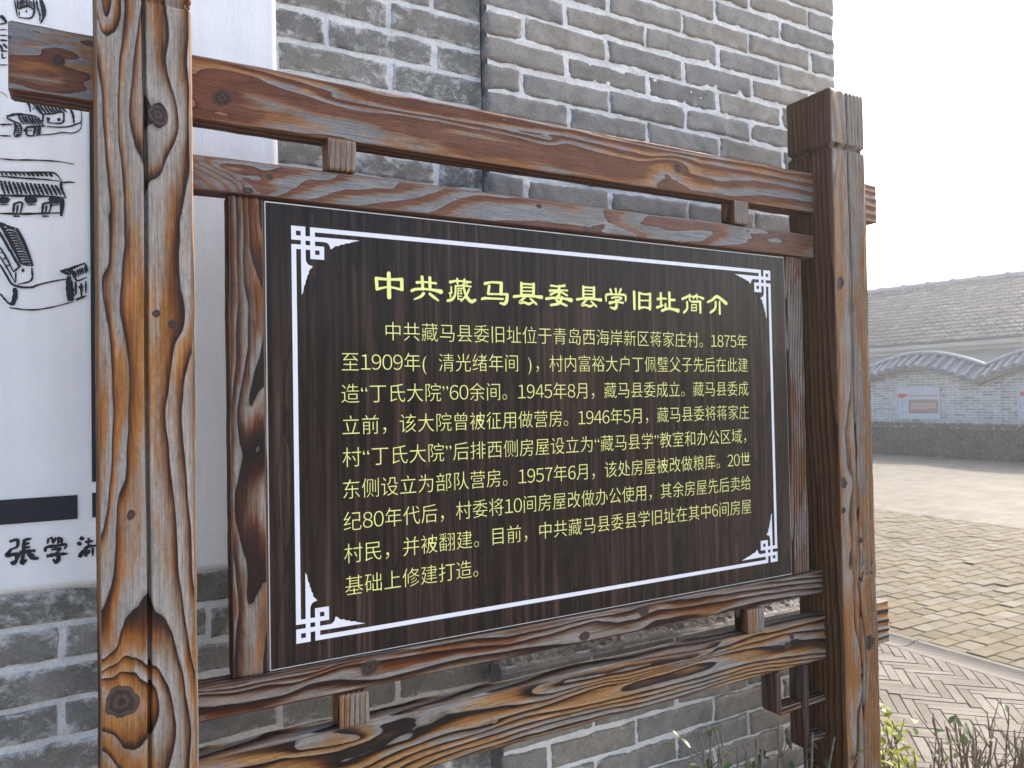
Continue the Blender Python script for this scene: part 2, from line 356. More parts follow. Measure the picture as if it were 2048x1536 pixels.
def plain(name, color, rough=.6, spec=.4, var=.12, scale=30, bump=0.0, bscale=200):
    t = NT(name)
    v = t.coord()
    n = t.noise(v, scale, 5, .6)
    c = t.mix(1.0, color, t.ramp(n, [(.25, 1 - var), (.75, 1 + var)]), 'MULTIPLY')
    t.set(c, rough, spec)
    if bump: t.bump(t.noise(v, bscale, 4, .6), bump, .003)
    return t.m
GRAIN = {
 'postL_a': [(0,[(-276,1061),(-271,1029),(-271,992),(-270,943),(-266,895),(-261,822),(-266,839),(-265,781),(-269,744),(-278,716),(-276,685),(-268,643),(-263,585),(-261,488),(-263,469),(-266,418),(-273,344),(-281,297)]),(1,[(-252,1075),(-254,1040),(-253,971),(-247,910),(-243,848),(-244,857),(-243,782),(-250,718),(-252,678),(-248,647),(-240,597),(-238,536),(-239,478),(-242,424),(-246,381),(-256,355),(-259,309),(-260,261),(-265,223),(-275,186),(-284,170)]),(1,[(-245,1197),(-246,1171),(-252,1145),(-258,1132),(-266,1139),(-278,1152)]),(2,[(-261,1190),(-264,1175),(-270,1163)]),(2,[(-218,1178),(-225,1126),(-229,1075),(-235,1029),(-235,998),(-231,969),(-222,940),(-216,928)]),(2,[(-218,189),(-230,176),(-243,165),(-252,147),(-257,129),(-263,110),(-280,96)]),(3,[(-282,76),(-268,84),(-244,91),(-224,84),(-213,74)]),(4,[(-282,65),(-263,71),(-242,69),(-225,59),(-214,47)]),(4,[(-283,-16),(-264,-28),(-254,-45),(-239,-55),(-223,-55),(-214,-47)]),(3,[(-283,-45),(-267,-66),(-254,-87)]),(1.6,[(-219,784),(-217,685),(-221,561)]),(1.6,[(-222,453),(-223,330),(-223,244)])],
 'postL_b': [(2,[(-178,1198),(-173,1163),(-180,1105),(-171,1071),(-160,1032),(-156,999),(-162,972),(-175,937),(-185,910),(-191,896),(-203,893)]),(3,[(-206,1031),(-192,1034),(-179,1028),(-172,1012),(-179,993),(-190,982),(-206,986)]),(1,[(-140,1170),(-143,1136),(-144,1097),(-141,1066),(-142,919),(-150,871),(-157,827),(-157,802),(-161,743),(-159,703),(-152,678),(-156,647),(-166,624),(-171,598),(-176,561),(-183,510),(-183,476),(-178,438),(-176,401),(-172,350),(-169,300),(-167,262),(-164,224),(-160,186),(-158,156),(-151,106),(-144,69),(-137,30)]),(0,[(-137,612),(-148,586),(-155,548),(-158,485),(-157,475),(-153,425),(-150,349),(-145,298),(-143,247),(-141,196),(-137,163)]),(2,[(-207,180),(-193,166),(-181,136),(-171,102),(-165,73),(-159,47),(-155,9),(-149,-30),(-147,-80),(-149,-112)]),(3,[(-207,74),(-201,69),(-191,53),(-181,27),(-176,-4),(-172,-37),(-176,-73),(-188,-102)]),(4,[(-207,42),(-203,31),(-198,16),(-198,-7),(-205,-29)]),(1.7,[(-196,849),(-197,786),(-197,706),(-203,561)]),(1.7,[(-202,402),(-200,303),(-201,229)])],
 'rail_top': [(1,[(-408,1121),(-381,1139),(-126,1119),(-105,1130),(-77,1138),(-47,1137),(-11,1134),(20,1125),(55,1120),(91,1114),(127,1108),(165,1104),(216,1104),(269,1111),(324,1110),(364,1113),(333,1110),(437,1110),(510,1108),(642,1101),(684,1113),(817,1104),(908,1100),(991,1117),(1040,1121),(1083,1091),(1180,1086),(1318,1104),(1503,1098)]),(1.55,[(-41,1097),(-5,1094),(-1,1083),(34,1080),(66,1079),(127,1077),(164,1079),(216,1073),(255,1061),(309,1055),(362,1053),(298,1050),(366,1044),(436,1043),(509,1047),(640,1050),(708,1040),(794,1049),(849,1033),(906,1022)]),(1.22,[(-41,1116),(20,1108),(91,1097),(164,1091),(242,1088),(352,1084),(332,1084),(436,1080),(509,1078),(641,1075),(658,1074),(817,1079),(901,1067)]),(1,[(-408,1095),(-388,1098),(-367,1108),(-360,1117),(-339,1122),(-317,1121),(-304,1110),(-318,1104)]),(1,[(-326,1091),(-302,1088),(-295,1080),(-303,1059),(-322,1044),(-367,1042),(-384,1045)]),(1.5,[(-332,1086),(-326,1072),(-345,1066),(-367,1065),(-376,1059),(-395,1053),(-406,1057)]),(1.5,[(-407,1079),(-381,1085),(-359,1092),(-369,1077),(-377,1070),(-395,1067)]),(1.2,[(-377,1097),(-356,1100),(-345,1087),(-356,1073)]),(1.2,[(-305,1076),(-319,1056)]),(0.62,[(-407,1105),(-381,1119),(-353,1129),(-310,1134),(-293,1126)]),(0.9,[(-408,1133),(-367,1135),(-295,1146)]),(0.9,[(-407,1047),(-388,1039),(-353,1036),(-296,1042)]),(1.55,[(13,1069),(17,1060),(-6,1047),(-37,1040),(-70,1040)]),(1.05,[(-129,1070),(-120,1058),(-102,1050),(-78,1042),(-70,1046)]),(1.3,[(-112,1112),(-77,1123),(-58,1094),(-80,1062),(-106,1078)]),(0,[(-25,1147),(21,1144),(67,1141),(128,1133),(125,1120),(235,1117),(367,1119),(510,1120),(642,1115),(513,1125),(659,1129),(818,1124),(943,1119),(1028,1132),(1116,1125),(1319,1127),(1535,1123)]),(-1,[(245,1142),(367,1150),(511,1148),(643,1146),(513,1141),(711,1146),(932,1141),(1053,1142),(1250,1143),(1536,1145)]),(-2,[(513,1156),(711,1157),(933,1153),(1054,1152),(1250,1153),(1536,1155)]),(2,[(959,1047),(990,1079),(1026,1065),(1088,1048),(1107,1050)])],
 'rail_second': [(1,[(-84,954),(-64,962),(-31,963),(0,957),(-31,945),(-40,934),(-5,937),(10,929),(4,920),(-18,918)]),(1.4,[(-64,952),(-44,957),(-49,943),(-23,930),(-5,927)]),(0,[(-92,951),(-64,936),(-45,927),(-27,913)]),(2,[(18,909),(55,930),(65,945),(125,955)]),(1.6,[(23,940),(53,949),(89,960)]),(3,[(69,905),(120,925),(150,939),(188,941),(250,951)]),(2.6,[(88,926),(137,947),(175,962)]),(4,[(147,901),(200,915),(266,925),(321,944),(361,959)]),(3.6,[(213,931),(266,940),(321,959)]),(5,[(322,903),(381,935),(452,962),(529,965)]),(6,[(508,913),(604,924),(732,918),(813,934),(897,910)]),(5.6,[(509,950),(605,956),(696,945),(732,940)]),(7,[(915,940),(962,940),(1047,933),(1163,954),(1110,915),(985,904)]),(8,[(1175,911),(1298,931),(1271,959),(1385,949),(1406,935)])],
 'rail_third': [(0,[(-124,-9),(-65,-14),(-11,-12),(45,-14),(89,-14),(134,-5),(180,-1),(428,-8),(512,-16),(601,-14),(695,-9),(763,-10),(845,-12),(925,-1),(1066,-11),(1249,-17),(1549,-34)]),(1,[(-124,-14),(-65,-22),(-11,-20),(45,-27),(89,-21),(134,-12),(428,-24),(512,-33),(601,-29),(675,-22),(743,-17),(808,-33),(876,-34)]),(2,[(-124,-37),(-52,-46),(17,-46),(74,-34),(133,-39),(205,-51),(427,-44),(555,-49),(656,-58),(742,-68),(817,-74)]),(1,[(941,-23),(1065,-28),(1248,-33),(1414,-40)]),(2,[(929,-46),(1035,-50),(1111,-62),(1035,-63)]),(3,[(50,-67),(88,-61),(133,-62),(189,-66)])],
 'rail_bottom': [(0,[(41,-143),(61,-130),(102,-134),(162,-151),(172,-162),(117,-164),(55,-155)]),(0,[(644,-134),(740,-133),(868,-136),(1032,-145),(1181,-149),(1276,-140),(1376,-143),(1545,-139)]),(-1,[(654,-144),(841,-146),(1061,-157)]),(1,[(-51,-163),(15,-162),(90,-175),(131,-176),(193,-170),(210,-149),(265,-140),(284,-157),(271,-185),(193,-191),(131,-197)]),(2,[(177,-220),(257,-203),(359,-193),(482,-198),(424,-196),(508,-191),(606,-189),(691,-179),(764,-174),(840,-181)]),(3,[(424,-209),(552,-202),(690,-210),(892,-214),(1059,-214),(1242,-210),(1373,-219),(1541,-236)]),(4,[(424,-223),(552,-217),(690,-220),(892,-226),(1059,-226),(1241,-221),(1541,-248)]),(5,[(423,-236),(551,-230),(689,-230),(891,-237),(1058,-237),(1241,-230),(1540,-258)]),(6,[(423,-247),(551,-243),(689,-244),(891,-249),(1058,-246),(1241,-239)]),(2.6,[(739,-189),(893,-179),(1060,-176),(1243,-183)]),(2,[(1374,-187),(1409,-174),(1464,-184),(1543,-197)]),(1,[(1308,-157),(1375,-154),(1479,-162),(1544,-168)])],
 'stile': [(0,[(-56,895),(-54,784),(-50,701),(-55,660),(-57,604),(-63,536),(-66,481)]),(1,[(-43,897),(-42,785),(-41,730),(-32,691),(-34,624),(-44,569),(-55,508)]),(2,[(-32,898),(-31,806),(-20,764),(-10,731),(-3,720),(-6,630),(-23,569),(-34,508)]),(1,[(-2,433),(-30,417),(-51,388),(-62,340),(-62,293),(-52,251),(-42,209),(-40,168),(-41,129),(-22,143),(-6,169)]),(1.25,[(-2,399),(-30,378),(-49,338),(-47,300),(-31,276),(-21,259),(-26,240),(-16,222),(-5,218)]),(1.8,[(-9,352),(-20,325),(-12,291)]),(0,[(-68,239),(-61,184),(-54,129),(-62,62)])],
 'postR': [(0,[(1548,1217),(1570,1199),(1575,1183),(1550,1103),(1551,1040),(1545,873),(1538,810),(1555,611),(1547,507),(1553,424),(1540,342),(1548,292)]),(1,[(1616,1227),(1613,1158),(1600,1097),(1607,1034),(1608,919),(1613,865),(1610,792),(1613,570),(1601,507),(1577,399),(1586,306),(1601,276),(1606,255),(1583,153),(1593,89),(1583,8),(1585,62),(1595,-1),(1595,-150),(1628,-281),(1619,-337),(1590,-414),(1601,-457),(1572,-533)]),(2,[(1636,1110),(1631,1006),(1630,879),(1632,781),(1633,506),(1624,380),(1622,254),(1614,129),(1605,5),(1634,-157),(1639,-258),(1627,-380),(1620,-544)]),(3,[(1646,1171),(1649,1094),(1644,1008),(1637,781),(1646,506),(1639,379),(1635,253),(1625,128),(1621,3),(1650,-8),(1652,-113),(1672,-167),(1662,-262),(1648,-343),(1640,-425),(1633,-548)]),(4,[(1662,1173),(1663,1096),(1657,1009),(1650,782),(1659,506),(1652,379),(1648,252),(1638,127),(1637,1),(1663,-10),(1665,-115),(1686,-161),(1675,-264),(1661,-346),(1654,-428),(1649,-552)]),(5,[(1678,1167),(1679,1098),(1671,1011),(1664,782),(1672,506),(1665,378),(1661,251),(1656,125),(1653,-1),(1679,-12),(1680,-118),(1696,-154),(1687,-279),(1674,-348),(1668,-431),(1665,-556)]),(6,[(1692,1168),(1692,1099),(1686,1012),(1679,783),(1686,506),(1680,378),(1676,250),(1672,123),(1673,-4),(1692,-14),(1695,-99),(1697,-281),(1691,-352),(1687,-435),(1684,-560)])],
}
KNOTS = {'postL':[(-191,1010,15),(-170,649,8),(-196,667,6),(-237,328,7),(-253,21,24)],'rail_top':[(-339,1099,9),(-77,1083,15),(1033,1099,11),(1234,1083,8)],'rail_second':[(-34,913,8),(7,945,6),(612,955,6),(742,914,7)],'rail_third':[(192,-25,16),(713,-50,12),(890,-17,15)],'rail_bottom':[(1412,-168,9),(1535,-215,9),(1394,-193,12)],'postR':[(1576,824,16),(1565,256,15),(1562,177,9),(1634,85,6),(1657,-211,20)]}
INK = [(2.5,[(-425,1328),(-422,1309),(-420,1295)]),(3,[(-420,1330),(-419,1311)]),(4,[(-419,1311),(-403,1321),(-392,1316)]),(3,[(-405,1333),(-403,1321)]),(3,[(-393,1336),(-391,1317),(-397,1298),(-419,1294)]),(2,[(-417,1307),(-417,1297)]),(2.5,[(-405,1312),(-405,1307)]),(2.5,[(-417,1326),(-412,1330),(-406,1335)]),(2.5,[(-417,1322),(-412,1326),(-406,1331)]),(2.5,[(-417,1317),(-412,1322),(-406,1327)]),(2.5,[(-417,1313),(-412,1317),(-406,1322)]),(2.5,[(-402,1334),(-397,1330),(-392,1327)]),(2.5,[(-402,1329),(-397,1325),(-392,1322)]),(2.5,[(-402,1324),(-397,1320),(-392,1317)]),(3,[(-388,1337),(-386,1322),(-382,1309),(-382,1296)]),(7,[(-380,1339),(-376,1324),(-375,1312),(-376,1302)]),(3,[(-376,1302),(-381,1290)]),(6,[(-449,1290),(-444,1287),(-438,1278)]),(2.5,[(-449,1273),(-438,1278)]),(2,[(-449,1261),(-444,1264),(-437,1264)]),(2.5,[(-449,1251),(-437,1253)]),(3.5,[(-449,1241),(-437,1243)]),(4,[(-449,1232),(-445,1221)]),(4,[(-444,1235),(-437,1227)]),(3,[(-449,1220),(-437,1221)]),(2.5,[(-446,1217),(-445,1206),(-439,1209)]),(2,[(-450,1191),(-437,1194)]),(1.2,[(-450,1138),(-443,1135),(-437,1128)]),(3.5,[(-405,1122),(-401,1120),(-399,1106)]),(3,[(-396,1125),(-384,1110),(-379,1104)]),(6,[(-394,1115),(-393,1114)]),(3.6,[(-390,1125),(-384,1115),(-378,1105)]),(3.6,[(-384,1125),(-378,1115),(-371,1107)]),(3.6,[(-377,1125),(-371,1115),(-365,1109)]),(3.6,[(-371,1125),(-365,1116),(-359,1110)]),(3.6,[(-364,1125),(-359,1116),(-353,1112)]),(3.6,[(-358,1125),(-352,1116),(-347,1114)]),(3.6,[(-351,1125),(-346,1116),(-341,1115)]),(2.5,[(-378,1105),(-361,1109),(-341,1117)]),(4,[(-350,1128),(-336,1116)]),(3,[(-341,1114),(-344,1093),(-371,1089)]),(5,[(-368,1100),(-369,1091)]),(5,[(-350,1102),(-350,1095)]),(3,[(-377,1104),(-378,1090)]),(3,[(-381,1092),(-376,1090)]),(4,[(-439,1090),(-420,1098),(-388,1099)]),(3.5,[(-439,1087),(-427,1082),(-414,1078)]),(3.5,[(-420,1098),(-415,1086),(-409,1079)]),(3.6,[(-413,1096),(-409,1087),(-404,1080)]),(3.6,[(-408,1096),(-404,1087),(-398,1081)]),(3.6,[(-403,1097),(-398,1088),(-393,1081)]),(3.6,[(-397,1097),(-393,1088),(-388,1082)]),(3.6,[(-392,1098),(-387,1088),(-382,1082)]),(3.6,[(-387,1098),(-382,1089),(-377,1083)]),(4,[(-406,1074),(-389,1078),(-373,1082)]),(4,[(-427,1079),(-424,1073),(-427,1054)]),(3,[(-424,1073),(-415,1074),(-415,1057)]),(4,[(-426,1052),(-415,1056)]),(2.5,[(-423,1069),(-416,1070)]),(2.5,[(-423,1065),(-416,1066)]),(2.5,[(-423,1061),(-416,1062)]),(2.5,[(-423,1057),(-416,1058)]),(4,[(-406,1074),(-406,1058)]),(3,[(-406,1057),(-394,1058)]),(3.5,[(-391,1076),(-394,1057)]),(4,[(-383,1079),(-384,1061)]),(2.5,[(-390,1072),(-381,1075)]),(2.5,[(-390,1068),(-381,1071)]),(2.5,[(-390,1064),(-381,1067)]),(2.5,[(-390,1060),(-381,1063)]),(5,[(-411,1067),(-407,1067)]),(5,[(-400,1069),(-399,1067)]),(2.5,[(-371,1081),(-350,1083),(-333,1087),(-318,1095),(-310,1102),(-310,1127)]),(4,[(-330,1126),(-325,1112),(-323,1094)]),(2,[(-382,1062),(-364,1066),(-344,1073),(-325,1075),(-312,1085),(-310,1099)]),(3,[(-450,1072),(-429,1076)]),(2.5,[(-450,1050),(-432,1052)]),(2.5,[(-450,1004),(-425,1005),(-395,1009),(-353,1012),(-323,1010)]),(3.5,[(-450,978),(-423,980),(-385,985),(-358,987),(-345,971)]),(3,[(-450,969),(-414,970),(-376,972),(-349,972)]),(3,[(-449,977),(-445,971)]),(3,[(-442,978),(-438,972)]),(3,[(-435,979),(-430,973)]),(3,[(-427,979),(-423,973)]),(3,[(-420,980),(-415,974)]),(3,[(-413,981),(-408,975)]),(4.5,[(-405,982),(-400,976)]),(4.5,[(-398,983),(-393,976)]),(4.5,[(-390,984),(-385,977)]),(4.5,[(-383,985),(-378,978)]),(4.5,[(-375,986),(-370,979)]),(4.5,[(-367,987),(-362,979)]),(4.2,[(-449,961),(-446,946),(-442,934)]),(4.2,[(-443,961),(-439,947),(-435,935)]),(4.2,[(-436,961),(-432,947),(-428,936)]),(4.2,[(-429,961),(-424,947),(-421,936)]),(4.2,[(-422,961),(-417,948),(-414,937)]),(4.2,[(-415,962),(-410,948),(-406,938)]),(4.2,[(-407,962),(-403,949),(-399,938)]),(4.2,[(-400,962),(-395,949),(-392,939)]),(4.2,[(-393,962),(-388,950),(-384,939)]),(4.2,[(-386,962),(-381,950),(-377,940)]),(4.2,[(-379,963),(-373,950),(-369,941)]),(4.2,[(-372,963),(-366,951),(-362,941)]),(4.2,[(-364,963),(-358,951),(-354,942)]),(4.2,[(-357,963),(-351,952),(-347,943)]),(4.5,[(-347,971),(-346,957),(-339,940)]),(3,[(-345,969),(-333,972),(-322,972)]),(4,[(-451,931),(-417,934),(-376,938),(-338,939)]),(13,[(-447,927),(-447,915)]),(13,[(-443,929),(-443,916)]),(9,[(-440,928),(-440,918)]),(2,[(-451,912),(-436,914)]),(13,[(-402,933),(-402,920)]),(13,[(-397,934),(-397,921)]),(9,[(-394,933),(-394,923)]),(2,[(-406,917),(-390,919)]),(13,[(-361,937),(-361,925)]),(13,[(-357,939),(-356,925)]),(9,[(-353,938),(-353,927)]),(2,[(-366,921),(-349,924)]),(3.5,[(-451,895),(-414,898),(-376,903),(-349,907)]),(7,[(-345,937),(-345,923),(-347,900)]),(4,[(-427,917),(-429,897)]),(3.5,[(-428,917),(-414,920),(-417,898)]),(3,[(-421,915),(-423,898)]),(3,[(-429,892),(-417,893)]),(4,[(-378,923),(-380,902)]),(3.5,[(-379,922),(-365,925),(-368,903)]),(3,[(-372,920),(-374,903)]),(3,[(-380,897),(-368,898)]),(6,[(-451,876),(-440,855),(-429,830),(-415,797)]),(4,[(-451,877),(-436,870),(-423,868)]),(5,[(-423,868),(-410,838),(-396,795)]),(3,[(-414,797),(-396,795)]),(3,[(-444,865),(-433,867),(-423,862)]),(3,[(-442,860),(-431,861),(-421,857)]),(3,[(-440,855),(-429,856),(-419,853)]),(3,[(-437,850),(-427,851),(-417,848)]),(3,[(-435,844),(-425,846),(-415,843)]),(3,[(-433,839),(-422,841),(-413,838)]),(3,[(-431,834),(-420,836),(-411,833)]),(3,[(-429,829),(-418,831),(-409,828)]),(3,[(-426,824),(-416,826),(-407,823)]),(3,[(-424,819),(-414,820),(-405,818)]),(3,[(-422,814),(-411,815),(-403,813)]),(3,[(-420,809),(-409,810),(-401,808)]),(3,[(-418,803),(-407,805),(-399,803)]),(3,[(-415,798),(-405,800),(-397,798)]),(3.5,[(-451,859),(-449,848)]),(3.5,[(-448,854),(-446,843)]),(3.5,[(-446,849),(-444,839)]),(3.5,[(-444,845),(-442,835)]),(3.5,[(-441,840),(-440,830)]),(3.5,[(-439,836),(-438,826)]),(3.5,[(-437,831),(-436,821)]),(3.5,[(-434,826),(-433,817)]),(3.5,[(-432,822),(-431,812)]),(3.5,[(-430,817),(-429,808)]),(3.5,[(-427,812),(-427,803)]),(3.5,[(-425,808),(-425,799)]),(3.5,[(-422,803),(-422,794)]),(3.5,[(-420,798),(-420,790)]),(3,[(-451,828),(-440,807),(-429,781)]),(3,[(-429,780),(-416,795)]),(2.5,[(-451,810),(-438,785),(-426,759)]),(2.5,[(-425,780),(-425,759)]),(3,[(-398,791),(-399,766),(-422,756)]),(4,[(-413,788),(-413,781)]),(6,[(-443,808),(-442,805)]),(6,[(-437,795),(-436,792)]),(6,[(-449,819),(-448,817)]),(3.5,[(-451,794),(-440,772),(-431,756),(-415,751),(-398,752),(-388,757),(-362,766),(-338,772)]),(3,[(-451,736),(-440,721),(-432,714)]),(7,[(-427,749),(-426,735),(-430,718),(-436,717)]),(2.5,[(-436,709),(-402,706),(-368,712),(-327,726)]),(5,[(-349,787),(-334,792),(-329,795),(-305,807)]),(4,[(-346,787),(-331,780)]),(3,[(-338,784),(-331,788),(-332,779)]),(9,[(-334,778),(-334,751),(-334,727)]),(9,[(-332,765),(-330,742),(-329,727)]),(3.5,[(-329,795),(-326,781),(-319,770),(-302,778)]),(3.5,[(-305,806),(-300,790)]),(3.5,[(-324,790),(-321,777)]),(3.5,[(-319,793),(-316,779)]),(3.5,[(-315,795),(-312,782)]),(3.5,[(-311,797),(-308,784)]),(3.5,[(-306,799),(-303,786)]),(3,[(-329,768),(-328,756)]),(3.5,[(-322,768),(-322,740)]),(4,[(-312,765),(-312,737)]),(5,[(-317,756),(-308,758)]),(3,[(-304,770),(-304,744)]),(4,[(-322,730),(-303,740)]),(5,[(-438,248),(-425,250),(-425,237),(-435,233)]),(7,[(-435,233),(-441,222),(-426,222),(-426,212),(-432,204),(-435,209)]),(6,[(-413,250),(-415,218)]),(4.5,[(-413,249),(-401,250)]),(4.5,[(-413,241),(-404,241)]),(4.5,[(-413,233),(-403,234)]),(7,[(-422,224),(-410,225),(-394,226)]),(6,[(-415,220),(-417,203),(-409,210)]),(7,[(-407,222),(-399,212),(-389,209)]),(5,[(-397,219),(-405,213)]),(4,[(-372,248),(-374,237)]),(4,[(-369,250),(-364,243)]),(4,[(-367,242),(-362,238)]),(4,[(-359,248),(-365,236)]),(4,[(-355,249),(-356,234)]),(4,[(-349,245),(-350,234)]),(4,[(-354,245),(-349,246)]),(4,[(-354,239),(-349,240)]),(5,[(-378,221),(-376,230),(-360,231),(-342,232),(-345,223)]),(4.5,[(-368,224),(-352,225),(-359,218)]),(6.5,[(-359,218),(-355,207),(-359,198),(-365,205)]),(6.5,[(-376,212),(-360,214),(-339,213)]),(6.5,[(-318,243),(-310,239)]),(6.5,[(-322,234),(-315,228)]),(7,[(-319,203),(-311,218)]),(4.5,[(-309,233),(-293,234)]),(4,[(-302,241),(-303,225)]),(6,[(-307,203),(-306,222),(-288,224)]),(4,[(-301,217),(-302,208)]),(4,[(-295,221),(-295,203)])]
TITLE = [[[(2481,7760,77),(2482,7267,81)],[(2213,7643,60),(2479,7638,47),(2761,7655,61)],[(2209,7642,64),(2223,7424,64)],[(2764,7655,69),(2765,7444,69)],[(2223,7422,51),(2477,7477,36),(2760,7439,52)]],[[(3106,7611,57),(3281,7630,37),(3542,7619,44)],[(3225,7736,61),(3236,7480,61)],[(3403,7732,62),(3404,7479,62)],[(2987,7430,57),(3092,7468,52),(3349,7480,44),(3539,7464,62),(3653,7444,93)],[(3254,7383,61),(3182,7313,53),(3042,7250,28)],[(3395,7384,53),(3489,7318,57),(3588,7252,38)]],[[(3880,7666,58),(4052,7701,40),(4375,7695,41)],[(4048,7745,45),(4056,7643,40)],[(4221,7745,45),(4219,7652,41)],[(4001,7586,36),(4174,7604,32),(4373,7595,39)],[(4008,7584,36),(3992,7399,45),(3922,7295,58),(3814,7256,54)],[(3902,7562,31),(3900,7450,36)],[(3851,7421,29),(3924,7436,27)],[(3881,7442,31),(3879,7348,34)],[(4064,7542,25),(4059,7301,27)],[(4064,7540,22),(4163,7545,23)],[(4138,7533,18),(4136,7440,18)],[(4063,7483,18),(4142,7488,18)],[(4062,7425,18),(4160,7430,18)],[(4060,7367,18),(4152,7371,18)],[(4059,7306,29),(4168,7304,27)],[(4192,7635,45),(4214,7501,50),(4281,7346,68),(4379,7265,73),(4473,7299,59)],[(4329,7530,41),(4256,7390,41),(4133,7271,41)],[(4269,7644,29),(4299,7675,29)]],[[(4728,7683,64),(4896,7723,44),(5144,7723,60)],[(5141,7714,74),(5126,7474,74)],[(4833,7636,60),(4801,7469,55)],[(4801,7455,46),(5073,7465,39),(5278,7471,56)],[(5288,7467,65),(5270,7331,74),(5213,7254,70),(5105,7263,42)],[(4645,7335,50),(4709,7354,55),(4863,7357,44),(5181,7361,42)]],[[(5663,7750,61),(5658,7490,61)],[(5990,7745,67),(5979,7495,67)],[(5663,7733,42),(5990,7736,43)],[(5688,7652,31),(5961,7663,31)],[(5686,7567,31),(5959,7577,31)],[(5671,7486,35),(5971,7497,36)],[(5463,7429,61),(5657,7455,52),(5956,7463,52),(6094,7456,62),(6191,7451,81)],[(5765,7444,47),(5655,7349,56),(5616,7300,66),(5735,7306,47),(5843,7278,61),(5939,7311,38)],[(5895,7403,43),(5968,7345,52),(6052,7285,48)]],[[(6464,7737,48),(6662,7731,41),(6835,7758,63)],[(6433,7617,63),(6660,7639,39),(6919,7648,41)],[(6685,7732,63),(6680,7507,68)],[(6631,7609,44),(6445,7526,48)],[(6731,7602,41),(6902,7531,46)],[(6324,7424,62),(6542,7452,53),(6828,7449,53),(7015,7422,93)],[(6643,7505,53),(6592,7418,48),(6676,7359,58),(6887,7284,49)],[(6765,7480,53),(6676,7335,63),(6448,7279,53)]],[[(7376,7767,58),(7370,7509,58)],[(7689,7761,63),(7677,7512,63)],[(7376,7751,40),(7689,7752,40)],[(7400,7670,29),(7660,7679,29)],[(7398,7585,29),(7658,7594,29)],[(7383,7505,33),(7669,7514,34)],[(7184,7448,57),(7369,7474,49),(7655,7481,49),(7787,7473,58),(7879,7468,77)],[(7472,7462,45),(7367,7368,53),(7329,7320,62),(7443,7325,44),(7546,7297,58),(7638,7329,36)],[(7596,7421,40),(7666,7363,49),(7745,7303,45)]],[[(8177,7737,61),(8209,7651,43)],[(8337,7759,61),(8349,7658,43)],[(8493,7762,61),(8440,7658,43)],[(8040,7454,35),(8060,7605,55),(8339,7625,38),(8616,7621,56),(8635,7487,43)],[(8212,7535,45),(8369,7563,38),(8513,7545,51),(8366,7469,41)],[(8342,7493,61),(8351,7355,71),(8299,7277,71),(8169,7301,40)],[(8147,7411,71),(8334,7442,43),(8554,7430,46)]],[[(8906,7718,72),(8907,7302,72)],[(9067,7704,57),(9056,7309,67)],[(9417,7696,63),(9396,7310,73)],[(9067,7698,57),(9236,7679,44),(9417,7691,57)],[(9085,7516,34),(9396,7526,34)],[(9063,7327,57),(9226,7347,41),(9397,7328,57)]],[[(9656,7578,63),(9798,7600,42),(9933,7599,45)],[(9761,7727,68),(9765,7397,63)],[(9630,7365,63),(9758,7399,53),(9826,7426,37)],[(10046,7755,74),(10045,7351,69)],[(10055,7576,58),(10219,7581,58)],[(9909,7458,58),(9905,7332,58)],[(9789,7287,63),(9993,7346,58),(10198,7331,69),(10321,7309,101)]],[[(10484,7623,64),(10643,7682,59),(10747,7741,54)],[(10643,7682,38),(10856,7709,38)],[(10724,7681,38),(10736,7628,35)],[(10854,7660,46),(10982,7753,54)],[(10945,7713,46),(11052,7705,43),(11205,7667,65)],[(10980,7694,38),(10992,7640,38)],[(10639,7548,59),(10634,7376,59),(10525,7270,59)],[(10718,7616,48),(10770,7570,43)],[(10823,7564,54),(11084,7579,60)],[(11091,7574,71),(11092,7292,65)],[(10796,7485,32),(10791,7329,32)],[(10959,7493,32),(10954,7336,32)],[(10796,7485,30),(10959,7493,30)],[(10793,7407,24),(10957,7414,24)],[(10791,7329,30),(10954,7336,30)]],[[(11355,7579,49),(11521,7644,66),(11690,7746,77),(11855,7677,77),(12024,7579,94)],[(11648,7595,61),(11617,7418,66),(11452,7307,60)],[(11785,7604,55),(11786,7287,66)]]]
# ------------------------------------------------------------------ timber members
def tps(lines, pts_u, pts_v, ku=.30, step=.022):
    C, val = [], []
    for k, pl in lines:
        pl = np.array(pl, float) / 1000.0
        seg = np.linalg.norm(np.diff(pl, axis=0), axis=1); L = np.concatenate([[0], np.cumsum(seg)])
        n = max(2, int(L[-1] / step) + 1)
        t = np.linspace(0, L[-1], n)
        C.append(np.stack([np.interp(t, L, pl[:, 0]), np.interp(t, L, pl[:, 1])], 1)); val += [k] * n
    return np.concatenate(C), np.array(val, float)

def tps_eval(C, val, u, v, ku, lam=2e-6):
    c = np.stack([C[:, 0] * ku, C[:, 1]], 1)
    n = len(c)
    def U(d2): return 0.5 * d2 * np.log(d2 + 1e-12)
    K = U(((c[:, None] - c[None]) ** 2).sum(-1)) + lam * np.eye(n)
    Pm = np.concatenate([np.ones((n, 1)), c], 1)
    A = np.zeros((n + 3, n + 3)); A[:n, :n] = K; A[:n, n:] = Pm; A[n:, :n] = Pm.T
    sol = np.linalg.solve(A, np.concatenate([val, np.zeros(3)]))
    q = np.stack([u * ku, v], 1)
    out = np.empty(len(q))
    for i in range(0, len(q), 20000):
        qq = q[i:i + 20000]
        d2 = ((qq[:, None] - c[None]) ** 2).sum(-1)
        out[i:i + 20000] = U(d2) @ sol[:n] + sol[n] + qq @ sol[n + 1:]
    return out

